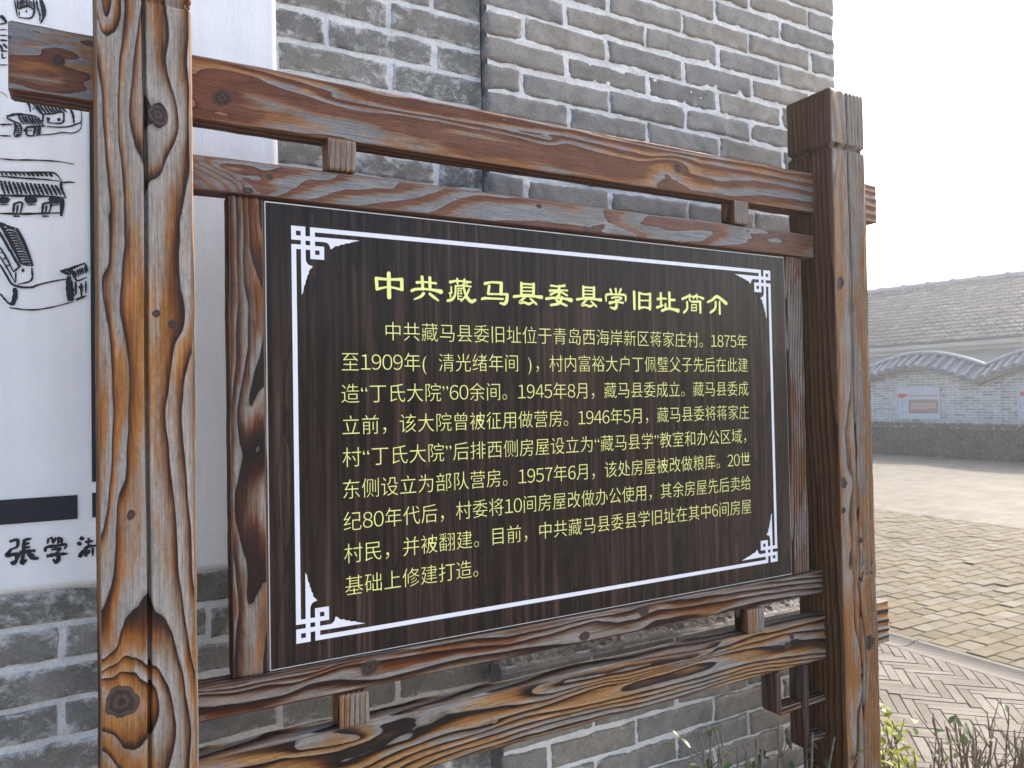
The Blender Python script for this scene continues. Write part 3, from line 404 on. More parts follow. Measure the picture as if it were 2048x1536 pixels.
def beam(name, axis, u0, u1, v0, v1, w0, w1, mat, parent, lines=None, split=None, knots=(), seed=0, rad=.004, groove=0.0,
         side_groove=0.0, notch=None, relief=.0008, wob=.0008, freq=70.0, pith=(.03, .05), du=.005, dv=.003, warp=.012, kr=.012, label=None, relief_front=None, weather_shade=(0, 0, 0, 0), wgrad=0.0):
    """a squared timber: axis 'Z' (u=z, v=x) or 'X' (u=x, v=z); w is depth (y), the face at w0 looks to the viewer's side"""
    hv, hw = (v1 - v0) / 2, (w1 - w0) / 2
    cv, cw = (v0 + v1) / 2, (w0 + w1) / 2
    prof = []                                          # (v, w, nv, nw, face)
    def face(pa, pb, nv, nw, f, step):
        L = abs(pb - pa); n = max(2, int(L / step) + 1)
        return [(pa + (pb - pa) * i / n, nv, nw, f) for i in range(n + 1)]
    pr = []
    front = [q[0] for q in face(-hv + rad, hv - rad, 0, -1, 0, dv)]
    if groove:
        front = sorted([q for q in front if abs(q) > .005] + [-.0044, -.0030, -.0023, 0.0, .0023, .0030, .0044])
    for p in front: pr.append((p, -hw, 0, -1, 0))
    for a in (30, 60): pr.append((hv - rad + rad * math.sin(R(a)), -hw + rad - rad * math.cos(R(a)), math.sin(R(a)), -math.cos(R(a)), 1))
    for p, nv, nw, f in face(-hw + rad, hw - rad, 1, 0, 1, dv * 1.5): pr.append((hv, p, nv, nw, f))
    for a in (30, 60): pr.append((hv - rad + rad * math.cos(R(a)), hw - rad + rad * math.sin(R(a)), math.cos(R(a)), math.sin(R(a)), 1))
    for p, nv, nw, f in face(hv - rad, -hv + rad, 0, 1, 2, dv * 4): pr.append((p, hw, nv, nw, f))
    for a in (30, 60): pr.append((-hv + rad - rad * math.sin(R(a)), hw - rad + rad * math.cos(R(a)), -math.sin(R(a)), math.cos(R(a)), 3))
    for p, nv, nw, f in face(hw - rad, -hw + rad, -1, 0, 3, dv * 1.5): pr.append((-hv, p, nv, nw, f))
    for a in (30, 60): pr.append((-hv + rad - rad * math.cos(R(a)), -hw + rad - rad * math.sin(R(a)), -math.cos(R(a)), -math.sin(R(a)), 3))
    pr = np.array(pr)
    m = len(pr)
    n = max(2, int((u1 - u0) / du))
    us = np.linspace(u0, u1, n + 1)
    if notch:                                          # extra loops at the notch edges
        us = np.unique(np.concatenate([us, [notch[0] - notch[1], notch[0] - notch[1] * .9, notch[0], notch[0] + notch[1] * .9, notch[0] + notch[1]]]))
    n = len(us)
    Ug, Ig = np.meshgrid(us, np.arange(m), indexing='ij')
    v = pr[Ig, 0]; w = pr[Ig, 1]; nv = pr[Ig, 2]; nw = pr[Ig, 3]; fc = pr[Ig, 4].astype(int)
    u = Ug
    # growth rings
    U_, V_, W_ = u.ravel(), (v + cv).ravel(), (w + cw).ravel()
    n1 = warp * fbm(U_ * 3.2, V_ * 9, W_ * 9 + seed * 3.1, seed, 3)
    n2 = warp * fbm(U_ * 2.3 + 50, V_ * 7, W_ * 7 + seed * 1.7, seed + 5, 3)
    drift = .02 * np.sin(U_ * 2.1 + seed)
    rr = np.sqrt((V_ - cv - pith[0] + n1 + drift) ** 2 + (W_ - cw - pith[1] + n2) ** 2)
    ring = rr * freq
    frontm = (fc.ravel() == 0)
    kn = np.full(len(U_), 9.0)
    for (ku_, kv_, kr_) in knots:
        if axis == 'Z': a, b = kv_ / 1000, ku_ / 1000
        else: a, b = ku_ / 1000, kv_ / 1000
        k_r = kr_ / 1000
        an_ = np.arctan2(V_ - b, U_ - a)
        d = np.sqrt(((U_ - a) / 1.2) ** 2 + (V_ - b) ** 2) * (1 + .10 * np.sin(2 * an_ + a * 50) + .045 * np.sin(3 * an_ + b * 80) + .04 * np.sin(7 * an_ + a * 20))
        kn = np.where(frontm, np.minimum(kn, d / k_r), kn)
        if lines is None:
            ring = ring + 1.6 * np.exp(-(d / (k_r * 2.2)) ** 2)
    if lines is not None:
        fu, fv = U_[frontm], V_[frontm]
        def ev(ls, fu, fv):
            ls2 = [(k, [(p[1], p[0]) for p in pl] if axis == 'Z' else pl) for k, pl in ls]
            C, val = tps(ls2, fu, fv)
            wn_ = .0035 * fbm(fu * 9, fv * 40, seed, seed + 9, 3)
            return tps_eval(C, val, fu + 0.01 * fbm(fu * 14, fv * 30, 3, seed + 2), fv + wn_, .30)
        rf = np.empty(len(fu))
        if split is not None:
            mk = fv < split
            rf[mk] = ev(lines[0], fu[mk], fv[mk]); rf[~mk] = ev(lines[1], fu[~mk], fv[~mk])
        else:
            rf = ev(lines, fu, fv)
        ring[frontm] = rf + .05 * fbm(fu * 20, fv * 60, 0, seed + 31, 2)
    ring = ring.reshape(u.shape)
    rel = relief * np.cos(2 * math.pi * ring)
    if relief_front is not None:
        rel = np.where(fc == 0, relief_front * np.cos(2 * math.pi * ring), rel)
    wobv = wob * fbm(u * 7, fc * 3.3 + seed, np.zeros_like(u), seed + 3, 3)
    wobc = wob * 1.2 * fbm(u * 25, v * 30, w * 30, seed + 8, 2)
    disp = rel + wobv + wobc
    # grooves along the faces
    def gv(d, depth): return -depth * np.interp(np.abs(d), [0, .0024, .0031, .0045], [1, .97, .12, 0])
    if groove: disp = disp + np.where(fc == 0, gv(v - .0006 * np.sin(u * 9), groove), 0)
    if side_groove: disp = disp + np.where((fc == 1) | (fc == 3), gv(w, side_groove), 0) + np.where(fc == 2, gv(v, side_groove), 0)
    if notch:
        disp = disp - notch[2] * np.clip(1.0 - ((np.abs(u - notch[0]) - notch[1] * .25) / (notch[1] * .75)).clip(0, 1), 0, 1)
    # end rounding
    e = np.minimum(u - u0, u1 - u)
    disp = disp - rad * .8 * (1 - np.clip(e / (rad * 1.2), 0, 1)) ** 2
    v = v + cv + nv * disp; w = w + cw + nw * disp
    P = np.stack([v, w, u], -1) if axis == 'Z' else np.stack([u, w, v], -1)
    V = P.reshape(-1, 3)
    i, j = np.meshgrid(np.arange(n - 1), np.arange(m), indexing='ij')
    j2 = (j + 1) % m
    F = np.stack([i * m + j, i * m + j2, (i + 1) * m + j2, (i + 1) * m + j], -1).reshape(-1, 4)
    if axis == 'X': F = F[:, ::-1]
    # end caps: rings of shrinking loops
    guv = np.stack([u, np.where((fc == 1) | (fc == 3), w + 3.0, v) + seed * 1.37, np.zeros_like(u)], -1).reshape(-1, 3)
    ringf = ring.ravel(); kn = kn
    weather_shade_v = np.array(weather_shade, float)[fc.ravel()] + np.where(fc.ravel() == 0, wgrad * (U_ - .5), 0)
    allV, allF, allR, allG, allK = [V], [F], [ringf], [guv], [kn]
    base = len(V)
    for end, uu, row in ((0, u0, 0), (1, u1, n - 1)):
        loop = np.arange(m) + row * m
        prev = loop
        for s_ in (.93, .7, .45, .2):
            lv = (v[row] - cv) * s_ + cv; lw = (w[row] - cw) * s_ + cw
            q = np.stack([lv, lw, np.full(m, uu)], -1) if axis == 'Z' else np.stack([np.full(m, uu), lw, lv], -1)
            allV.append(q)
            r_ = np.sqrt((lv - cv - pith[0]) ** 2 + (lw - cw - pith[1]) ** 2) * freq
            allR.append(r_); allK.append(np.full(m, 9.0)); allG.append(np.stack([lw * .2, lv + 7, np.zeros(m)], -1))
            cur = np.arange(m) + base; base += m
            k_ = np.arange(m)
            q4 = np.stack([prev[k_], prev[(k_ + 1) % m], cur[(k_ + 1) % m], cur[k_]], -1)
            flip = (end == 0) != (axis == 'X')
            allF.append(q4[:, ::-1] if flip else q4)
            prev = cur
        c = np.array([[cv, cw, uu]]) if axis == 'Z' else np.array([[uu, cw, cv]])
        allV.append(c); allR.append([np.hypot(*pith) * freq]); allK.append([9.0]); allG.append([[0, 7, 0]])
        tri = np.stack([prev, np.roll(prev, -1), np.full(m, base)], -1)
        flip = (end == 0) != (axis == 'X')
        allF.append(tri[:, ::-1] if flip else tri)
        base += 1
    quads = np.concatenate([f for f in allF if f.shape[1] == 4]); tris = np.concatenate([f for f in allF if f.shape[1] == 3])
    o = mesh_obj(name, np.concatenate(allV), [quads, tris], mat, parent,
                 attrs={'ring': np.concatenate(allR), 'guv': np.concatenate(allG), 'knot': np.concatenate(allK), 'weather_shade': np.concatenate([weather_shade_v, np.zeros(sum(len(q) for q in allK) - len(weather_shade_v))])})
    if label: o['label'] = label
    return o

# ------------------------------------------------------------------ masonry
def brick_courses(rows, xs_of_row, x0, x1, zbot, pitch, yf, joint, rad, depth, seed, nx=26, nz=9, rough=.0018, ragged=.0016, to=None):
    """many individually worn bricks; returns V,F,tint. Front faces look to -Y at y=yf."""
    AV, AF, AT, base = [], [], [], 0
    AE = []
    r = np.random.default_rng(seed)
    for k in rows:
        zb = zbot + k * pitch
        js = xs_of_row(k)
        ed = [x0] + [j for j in js if x0 + .03 < j < x1 - .03] + [x1]
        for a, b in zip(ed[:-1], ed[1:]):
            tl, tr, bl, br = r.normal(0, ragged * .6, 4)
            ja, jb = (joint / 2 if a > x0 + 1e-6 else 0), (joint / 2 if b < x1 - 1e-6 else 0)
            xa, xb = a + ja + r.normal(0, .0012), b - jb + r.normal(0, .0012)
            za, zc = zb + joint / 2 + r.normal(0, .0010), zb + pitch - joint / 2 + r.normal(0, .0010)
            n_x = max(6, int(nx * (xb - xa) / .28)); 
            tx = np.linspace(0, 1, n_x + 1); tz = np.linspace(0, 1, nz + 1)
            tx = .5 - .5 * np.cos(math.pi * tx) * (.35 + .65 * np.abs(np.cos(math.pi * tx)) ** .2); tx = (tx - tx[0]) / (tx[-1] - tx[0])
            tz = .5 - .5 * np.cos(math.pi * tz)
            X, Z = np.meshgrid(xa + (xb - xa) * tx, tz, indexing='ij')
            zlo = za + bl + (br - bl) * tx + ragged * fbm(X[:, 0] * 30, k * 7.7, a * 9, seed + 1, 3) * 1.4
            zhi = zc + tl + (tr - tl) * tx + ragged * fbm(X[:, 0] * 30 + 40, k * 5.1, a * 9, seed + 2, 3) * 1.4
            Zz = zlo[:, None] + (zhi - zlo)[:, None] * Z
            X = X + ragged * fbm(Zz * 45, X * 3, k * 3.3, seed + 3, 2) * (np.abs(tx - .5) * 2)[:, None] ** 3
            d = np.minimum.reduce([X - X.min(0)[None] + 1e-5, X.max(0)[None] - X + 1e-5, Zz - zlo[:, None], zhi[:, None] - Zz])
            rd = rad * (1 + .5 * fbm(X * 35, Zz * 35, k, seed + 4, 2))
            chip = np.clip(fbm(X * 26, Zz * 30, k * 1.3, seed + 6, 3) - .33, 0, 1) * rad * 2.6 * np.exp(-d / .014)
            q = np.clip(d / rd, 0, 1)
            y = yf + depth * (1 - np.sqrt(np.clip(1 - (1 - q) ** 2, 0, 1))) + chip
            y = y + rough * fbm(X * 40, Zz * 40, k, seed + 5, 4) + r.normal(0, .0013) + r.normal(0, .006) * (X - (xa + xb) / 2)
            V = np.stack([X, y, Zz], -1).reshape(-1, 3)
            i, j = np.meshgrid(np.arange(n_x), np.arange(nz), indexing='ij')
            F = np.stack([i * (nz + 1) + j, (i + 1) * (nz + 1) + j, (i + 1) * (nz + 1) + j + 1, i * (nz + 1) + j + 1], -1).reshape(-1, 4) + base
            AV.append(V); AF.append(F)
            t = r.random(3)
            AT.append(np.tile(t, (len(V), 1))); AE.append(d.ravel())
            base += len(V)
    V = np.concatenate(AV)
    if to is not None: V = to(V)
    return V, np.concatenate(AF), np.concatenate(AT), np.concatenate(AE)

def brick_mat(name, lo, hi, warm, bloom, seed=0, dark=1.0, bloom_z=None):
    t = NT(name)
    bt = sep(t, t.attr('tint', 'Vector')); ed = t.attr('edge')
    v = t.coord(loc=(seed, seed * 2, 0))
    base = t.mix(bt[0], lo, hi)
    base = t.mix(t.math('MULTIPLY', t.math('POWER', bt[1], 2.2), .75), base, warm)
    base = t.mix(1.0, base, t.ramp(t.noise(v, 14, 6, .65, .6), [(.2, .62), (.5, 1.0), (.78, 1.36)]), 'MULTIPLY')
    base = t.mix(t.ramp(t.noise(t.coord((1, 1, 1), loc=(9, seed, 4)), 9, 5, .7), [(.52, 0.0), (.66, .55)]), base, (.30, .285, .265))
    base = t.mix(1.0, base, t.ramp(t.noise(v, 170, 4, .7), [(.25, .72), (.55, 1.02), (.8, 1.3)]), 'MULTIPLY')
    pits = t.noise(v, 240, 2, .5)
    base = t.mix(t.ramp(pits, [(.70, 0.0), (.77, .65)]), base, (.03, .03, .03))
    # lime bloom: heavier near the joints
    bl = t.noise(t.coord((1, 1, 1.25), loc=(3, 7, seed)), 30, 7, .74, .35)
    bl2 = t.noise(t.coord(loc=(13, 7, seed)), 3.2, 3, .5)
    e2 = t.ramp(ed, [(0, .17), (.010, .06), (.03, 0.0)])
    s_ = t.math('ADD', t.math('ADD', bl, e2), t.math('MULTIPLY', t.math('SUBTRACT', bl2, .5), .40))
    base = t.mix(t.ramp(s_, [(.62 - bloom * .2, 0.0), (.70 - bloom * .2, .35), (.80 - bloom * .2, .9)]), base, (.56, .56, .55))
    t.set(base, .9, .15)
    t.bump(t.math('ADD', t.noise(v, 130, 5, .7), t.math('MULTIPLY', pits, -.6)), .55, .003)
    return t.m

def mortar_mat(name, c, dirt, k=.5):
    t = NT(name); v = t.coord()
    b = t.mix(t.ramp(t.noise(v, 11, 6, .7, .5), [(.45, 0.0), (.72, k)]), c, dirt)
    b = t.mix(1.0, b, t.ramp(t.noise(v, 160, 4, .7), [(.25, .74), (.75, 1.12)]), 'MULTIPLY')
    t.set(b, .92, .12)
    t.bump(t.noise(v, 110, 5, .7), .6, .003)
    return t.m

def relief_sheet(x0, x1, z0, z1, y, step, amp, seed, freq=22, lines=None):
    nx, nz = max(2, int((x1 - x0) / step)), max(2, int((z1 - z0) / step))
    X, Z = np.meshgrid(np.linspace(x0, x1, nx + 1), np.linspace(z0, z1, nz + 1), indexing='ij')
    Y = y + amp * fbm(X * freq, Z * freq * 1.4, 0, seed, 4)
    V = np.stack([X, Y, Z], -1).reshape(-1, 3)
    i, j = np.meshgrid(np.arange(nx), np.arange(nz), indexing='ij')
    F = np.stack([i * (nz + 1) + j, (i + 1) * (nz + 1) + j, (i + 1) * (nz + 1) + j + 1, i * (nz + 1) + j + 1], -1).reshape(-1, 4)
    return V, F
# ------------------------------------------------------------------ the ground
def ground_mat():
    t = NT('ground_paving'); v = t.coord()
    c = t.mix(t.noise(v, .9, 6, .6), (.25, .232, .205), (.32, .30, .27))
    c = t.mix(1.0, c, t.ramp(t.noise(v, 40, 5, .7), [(.25, .8), (.75, 1.15)]), 'MULTIPLY')
    t.set(c, .9, .2); t.bump(t.noise(v, 60, 4), .3, .004); return t.m

g = mesh_obj('ground', [(-150, -150, -1.03), (150, -150, -1.03), (150, 150, -1.03), (-150, 150, -1.03)], np.array([[0, 1, 2, 3]]), ground_mat(), smooth=False)
tag(g, kind='structure')

def slab_field(cells, z, bev, mat, name, ztint=.0012, seed=1):
    """bevelled paving units as one sheet: cells = list of 4-corner arrays (ccw)"""
    r = np.random.default_rng(seed)
    V, F, T = [], [], []
    b = 0
    for q in cells:
        q = np.asarray(q, float); c = q.mean(0)
        zz = z + r.normal(0, ztint)
        tl = r.normal(0, .004, 2)
        L = np.linalg.norm(q - c, axis=1)[:, None]
        inn = c + (q - c) * (1 - bev * 1.6 / L)
        n = len(q)
        for p in inn: V.append((p[0], p[1], zz + (p - c) @ tl))
        for p in q: V.append((p[0], p[1], zz - bev * 1.1))
        F.append(tuple(b + i for i in range(n)))
        for i in range(n): F.append((b + n + i, b + n + (i + 1) % n, b + (i + 1) % n, b + i))
        T += [r.random(3)] * (2 * n)
        b += 2 * n
    o = mesh_obj(name, V, F, mat, attrs={'tint': np.array(T)}, smooth=False)
    return tag(o, kind='structure')

def paving_mat(name, a, b_, c_, dirt=(.10, .08, .055), sc=1.0):
    t = NT(name); s3 = sep(t, t.attr('tint', 'Vector')); v = t.coord()
    c = t.mix(s3[0], a, b_)
    c = t.mix(t.math('MULTIPLY', t.math('POWER', s3[1], 3.0), .8), c, c_)
    c = t.mix(1.0, c, t.ramp(t.noise(v, 3.0 * sc, 5, .6), [(.3, .82), (.7, 1.16)]), 'MULTIPLY')
    c = t.mix(t.ramp(t.noise(v, 22 * sc, 6, .7, .4), [(.50, 0.0), (.72, .5)]), c, dirt)
    c = t.mix(t.ramp(t.noise(t.coord(loc=(4, 9, 2)), 16 * sc, 5, .7), [(.62, 0.0), (.76, .5)]), c, (.32, .30, .25))
    c = t.mix(1.0, c, t.ramp(t.noise(v, 190, 3, .7), [(.25, .82), (.75, 1.14)]), 'MULTIPLY')
    t.set(c, .82, .25)
    t.bump(t.noise(v, 90, 5, .7), .45, .004)
    return t.m

# herringbone pavement of narrow bricks on edge
cells = []
Lb, Wb = .245, .049
nn = 5
c45 = math.sqrt(.5)
def rot(p): return np.array([2.0 + (p[0] - p[1]) * c45, 1.0 + (p[0] + p[1]) * c45])
gap = .0018
for i in range(-150, 150):
    for j in range(-14, 15):
        ox, oy = (i + j * nn) * Wb, (i - j * nn) * Wb
        for (x0, y0, x1, y1) in ((0, 0, nn, 1), (0, 1, 1, 1 + nn)):
            q = [rot((ox + a * Wb + da, oy + b * Wb + db)) for a, b, da, db in ((x0, y0, gap, gap), (x1, y0, -gap, gap), (x1, y1, -gap, -gap), (x0, y1, gap, -gap))]
            m_ = np.mean(q, axis=0)
            if 1.8 < m_[0] < 3.95 and -2.6 < m_[1] < 4.6:
                cq = []
                for a_, b_ in zip(q, q[1:] + q[:1]):     # cut at the gutter's edge
                    if a_[0] <= 3.843: cq.append(a_)
                    if (a_[0] - 3.843) * (b_[0] - 3.843) < 0: cq.append(a_ + (b_ - a_) * (3.843 - a_[0]) / (b_[0] - a_[0]))
                if len(cq) >= 3 and np.ptp([c_[0] for c_ in cq]) > .008: cells.append(cq)
slab_field(cells, -1.0, .0028, paving_mat('herringbone_brick', (.148, .131, .110), (.185, .166, .141), (.120, .100, .080)), 'pavement', seed=3)
tag(mesh_obj('pavement_bedding', [(1.72, -2.7, -1.006), (3.845, -2.7, -1.006), (3.845, 4.7, -1.006), (1.72, 4.7, -1.006)], np.array([[0, 1, 2, 3]]),
             plain('bedding_grit', (.10, .085, .065), .95, .1, .25, 60), smooth=False), kind='structure')

# tan setts of the yard
cells = []
r_ = np.random.default_rng(5)
row = 0
y = -1.5
while y < 8.6:
    x = 4.092 + (row % 2) * -.09 + r_.uniform(-.02, .02)
    dy = .112
    while x < 8.5:
        L_ = .165 + r_.uniform(-.012, .012)
        a = max(x, 4.092) + .0022; b = min(x + L_, 8.52) - .0022
        if b - a > .03:
            j_ = r_.normal(0, .0016, 8)
            cells.append([(a + j_[0], y + .0026 + j_[1]), (b + j_[2], y + .0026 + j_[3]), (b + j_[4], y + dy - .0026 + j_[5]), (a + j_[6], y + dy - .0026 + j_[7])])
        x += L_
    y += dy; row += 1
slab_field(cells, -1.0, .004, paving_mat('tan_sett', (.100, .080, .044), (.138, .114, .066), (.165, .148, .118)), 'yard', ztint=.0022, seed=8)
tag(mesh_obj('yard_bedding', [(4.09, -1.6, -1.008), (8.53, -1.6, -1.008), (8.53, 8.7, -1.008), (4.09, 8.7, -1.008)], np.array([[0, 1, 2, 3]]),
             plain('yard_grit', (.12, .10, .07), .95, .1, .25, 40), smooth=False), kind='structure')

def far_yard_mat():
    t = NT('far_yard'); v = t.coord()
    br = t.n('ShaderNodeTexBrick'); t.l(v, br.inputs['Vector'])
    br.inputs['Scale'].default_value = 1.0; br.inputs['Brick Width'].default_value = .30; br.inputs['Row Height'].default_value = .15
    br.inputs['Mortar Size'].default_value = .006; br.inputs['Color1'].default_value = (.108, .094, .068, 1); br.inputs['Color2'].default_value = (.142, .125, .095, 1); br.inputs['Mortar'].default_value = (.085, .074, .058, 1)
    c = t.mix(1.0, br.outputs[0], t.ramp(t.noise(t.coord((1, .6, 1)), 2.2, 7, .75, .5), [(.3, .66), (.7, 1.28)]), 'MULTIPLY')
    c = t.mix(t.ramp(t.noise(v, 9, 5, .7), [(.55, 0.0), (.75, .5)]), c, (.22, .19, .15))
    t.set(c, .75, .3); t.bump(t.noise(v, 12, 5, .7), .5, .01); return t.m
tag(mesh_obj('yard_path', [(8.53, -6, -1.0), (17.3, -6, -1.0), (17.3, 22, -1.0), (8.53, 22, -1.0)], np.array([[0, 1, 2, 3]]), far_yard_mat(), smooth=False), kind='structure')

# stone gutter with curved saw marks between pavement and yard
def gutter():
    t = NT('sawn_gutter_stone')
    s3 = sep(t, t.coord())
    dx = t.math('SUBTRACT', s3[0], 3.905)
    ph = t.math('ADD', s3[1], t.math('MULTIPLY', t.math('POWER', t.math('ABSOLUTE', dx), 1.7), 6.5))
    nz_ = t.math('MULTIPLY', t.noise(t.coord(), 18, 3), .004)
    st_ = t.math('FRACT', t.math('MULTIPLY', t.math('ADD', ph, nz_), 20))
    inside = t.ramp(t.math('ABSOLUTE', t.math('SUBTRACT', s3[0], 3.966)), [(.080, 1.0), (.088, 0.0)])
    c = t.mix(1.0, (.150, .136, .118), t.ramp(t.noise(t.coord(), 6, 6, .65), [(.3, .84), (.7, 1.14)]), 'MULTIPLY')
    ln = t.math('MULTIPLY', t.ramp(st_, [(0, 1.0), (.30, .8), (.42, 0.0), (.95, 0.0), (1, 1.0)]), inside)
    c = t.mix(t.math('MULTIPLY', ln, .7), c, (.085, .075, .066))
    t.set(c, .85, .2)
    t.bump(t.math('MULTIPLY', ln, -1.0), .5, .004)
    xs = [3.845, 3.847, 3.876, 3.880] + list(np.linspace(3.886, 4.046, 11)) + [4.052, 4.056, 4.089, 4.092]
    def zx(x):
        if x < 3.846 or x > 4.091: return -1.010
        if x <= 3.8765 or x >= 4.0555: return -1.0
        return -1.0 - .016 * (1 - ((x - 3.966) / .088) ** 2)
    mb = MB()
    y = -1.6
    r = np.random.default_rng(2)
    while y < 8.6:
        ln_ = .60 + r.uniform(-.03, .03)
        dz, dx_ = r.normal(0, .0015), r.normal(0, .0012)
        V, F = [], []
        for yy in (y + .0015, y + ln_ - .0015):
            for x in xs: V.append((x + dx_, yy, zx(x) + dz))
        n = len(xs)
        for i in range(n - 1): F.append((i, i + 1, n + i + 1, n + i))
        mb.add(V, F)
        y += ln_
    o = mb.build('gutter', t.m)
    tag(o, kind='structure')
gutter()

# soil strip in which the clipped shrubs stand
def soil():
    nx, ny = 260, 26
    X, Y = np.meshgrid(np.linspace(-1.6, 3.15, nx), np.linspace(-.32, .19, ny), indexing='ij')
    Z = -.985 + .012 * fbm(X * 9, Y * 9, 0, 4, 4)
    i, j = np.meshgrid(np.arange(nx - 1), np.arange(ny - 1), indexing='ij')
    F = np.stack([i * ny + j, (i + 1) * ny + j, (i + 1) * ny + j + 1, i * ny + j + 1], -1).reshape(-1, 4)
    o = mesh_obj('soil_bed', np.stack([X, Y, Z], -1).reshape(-1, 3), F, plain('soil', (.075, .055, .038), .95, .1, .4, 40, .8, 90))
    tag(o, kind='structure')
soil()

# ------------------------------------------------------------------ the brick building behind the board
bld = thing('brick_building', 'grey brick building with a projecting corner pier right behind the wooden notice board', 'building', (0.3, .45, -1.0))
WY, PY = .300, .268
m_left = brick_mat('old_grey_brick', (.140, .138, .130), (.220, .215, .200), (.225, .203, .165), .34, 1)
m_pier = brick_mat('pier_brick', (.190, .183, .174), (.262, .250, .235), (.290, .254, .212), -.22, 2)
m_mort = mortar_mat('white_lime_mortar', (.70, .70, .69), (.36, .352, .335), .42)
m_mort2 = mortar_mat('pier_mortar', (.76, .745, .725), (.42, .405, .38), .4)
m_core = plain('wall_core', (.16, .16, .155), .9, .1, .2, 12)

mb = MB()
mb.box(-3.2, .618, WY + .012, 4.5, -1.02, 2.75); mb.build('wall', m_core, bld)
mb = MB()
mb.box(.632, 2.034, PY + .016, 1.6, -1.02, 2.75); mb.build('pier', m_core, bld)

LP = .0766
lz = 1.4475 - LP * 33
def ljo(k):
    base = .365 if (33 - k) % 2 == 0 else .212
    return [base + .280 * n + .006 * math.sin(k * 2.3 + n * 1.7) for n in range(-14, 3)]
V, F, T, E_ = brick_courses(range(0, 48), lambda k: [x for x in ljo(k)], -3.2, .628, lz, LP, WY - .003, .0125, .0045, .008, 11, nx=26, nz=8, rough=.0014, ragged=.0042)
o = mesh_obj('wall_brickwork', V, F, m_left, bld, attrs={'tint': T, 'edge': E_})
V, F = relief_sheet(-3.2, .626, lz, 2.75, WY + .0022, .006, .0030, 12, 30)
mesh_obj('mortar', V, F, m_mort, bld)

PP = .0743
pz = 1.2648 - PP * 31
def pjo(k):
    base = .885 if (k - 31) % 2 == 0 else .742
    return [base + .290 * n + .005 * math.sin(k * 1.9 + n * 2.1) for n in range(-2, 6)]
V, F, T, E_ = brick_courses(range(0, 53), pjo, .630, 2.037, pz, PP, PY, .0110, .0075, .012, 21, nx=30, nz=11, rough=.0024, ragged=.0040)
mesh_obj('pier_brickwork', V, F, m_pier, bld, attrs={'tint': T, 'edge': E_})
V, F = relief_sheet(.634, 2.030, pz, 2.75, PY + .0066, .005, .0052, 22, 34)
mesh_obj('mortar', V, F, m_mort2, bld)
# the pier's two returns
for (xx, sgn, ya, yb) in ((.630, -1, PY + .004, PY + .10), (2.037, 1, PY + .004, 1.6)):
    def turn(Vv, xx=xx, sgn=sgn):
        return np.stack([xx - sgn * (Vv[:, 1] - PY), Vv[:, 0] if sgn > 0 else (ya + yb) - Vv[:, 0], Vv[:, 2]], -1)
    V, F, T, E_ = brick_courses(range(0, 53), (lambda k: [PY + (.14 if k % 2 else .285) + .29 * n for n in range(5)]) if sgn > 0 else (lambda k: []), ya, yb, pz, PP, PY, .0105, .007, .015, 31 + sgn, nx=12, nz=7, to=turn)
    mesh_obj('pier_brickwork', V, F, m_pier, bld, attrs={'tint': T, 'edge': E_})
# plinth under the pier with rubble on its ledge
plz = -.168 - PP * 12
def qjo(k):
    base = 1.034 if k % 2 == 0 else .882
    return [base + .290 * n + .005 * math.sin(k * 2.9 + n) for n in range(-2, 5)]
V, F, T, E_ = brick_courses(range(0, 12), qjo, .606, 2.09, plz, PP, .200, .0105, .0075, .012, 41, nx=30, nz=11, rough=.0022, ragged=.0032)
mesh_obj('plinth_brickwork', V, F, m_pier, bld, attrs={'tint': T, 'edge': E_})
V, F = relief_sheet(.610, 2.085, plz, -.172, .2078, .005, .005, 42, 34)
mesh_obj('mortar', V, F, m_mort2, bld)
mb = MB(); mb.box(.612, 2.082, .216, PY + .01, -1.02, -.176); mb.build('plinth', m_core, bld)
nx, ny = 300, 22
X, Y = np.meshgrid(np.linspace(.606, 2.09, nx), np.linspace(.196, PY + .012, ny), indexing='ij')
edge = np.clip((Y - .196) / .014, 0, 1)
Zr = -.186 + edge * (.010 + .012 * np.clip(fbm(X * 40, Y * 40, 0, 51, 4) + .1, 0, 1) + .009 * fbm(X * 120, Y * 120, 2, 52, 3)) + .010 * ((Y - .196) / .08)
i, j = np.meshgrid(np.arange(nx - 1), np.arange(ny - 1), indexing='ij')
F = np.stack([i * ny + j, (i + 1) * ny + j, (i + 1) * ny + j + 1, i * ny + j + 1], -1).reshape(-1, 4)
mesh_obj('plinth_ledge', np.stack([X, Y, Zr], -1).reshape(-1, 3), F, mortar_mat('ledge_rubble', (.27, .255, .23), (.05, .045, .04), .9), bld)

# ------------------------------------------------------------------ whitewashed mural panel on the wall
mur = thing('wall_mural', 'white painted panel on the brick wall with black ink drawing of village houses', 'mural', (-.8, .292, .146))
def plaster():
    t = NT('white_plaster'); v = t.coord()
    c = t.mix(1.0, (.81, .815, .825), t.ramp(t.noise(v, 3.5, 6, .65), [(.3, .925), (.7, 1.03)]), 'MULTIPLY')
    c = t.mix(1.0, c, t.ramp(t.noise(t.coord((22, 1, .7)), 1.0, 5, .6), [(.35, .945), (.6, 1.0), (.8, 1.02)]), 'MULTIPLY')
    c = t.mix(t.ramp(t.noise(t.coord((1, 1, 3)), 16, 6, .75, .6), [(.64, 0.0), (.80, .25)]), c, (.50, .50, .51))
    c = t.mix(t.ramp(t.noise(v, 240, 2), [(.76, 0.0), (.80, .5)]), c, (.30, .30, .30))
    t.set(c, .55, .35)
    cr_ = t.noise(t.coord((9, 1, 1.1), loc=(2, 0, 0)), 3.0, 5, .6, .7)
    wr = t.ramp(cr_, [(.485, 0.0), (.5, 1.0), (.515, 0.0)])
    t.bump(t.math('ADD', t.math('MULTIPLY', wr, .6), t.noise(v, 45, 4, .6)), .22, .004)
    return t.m
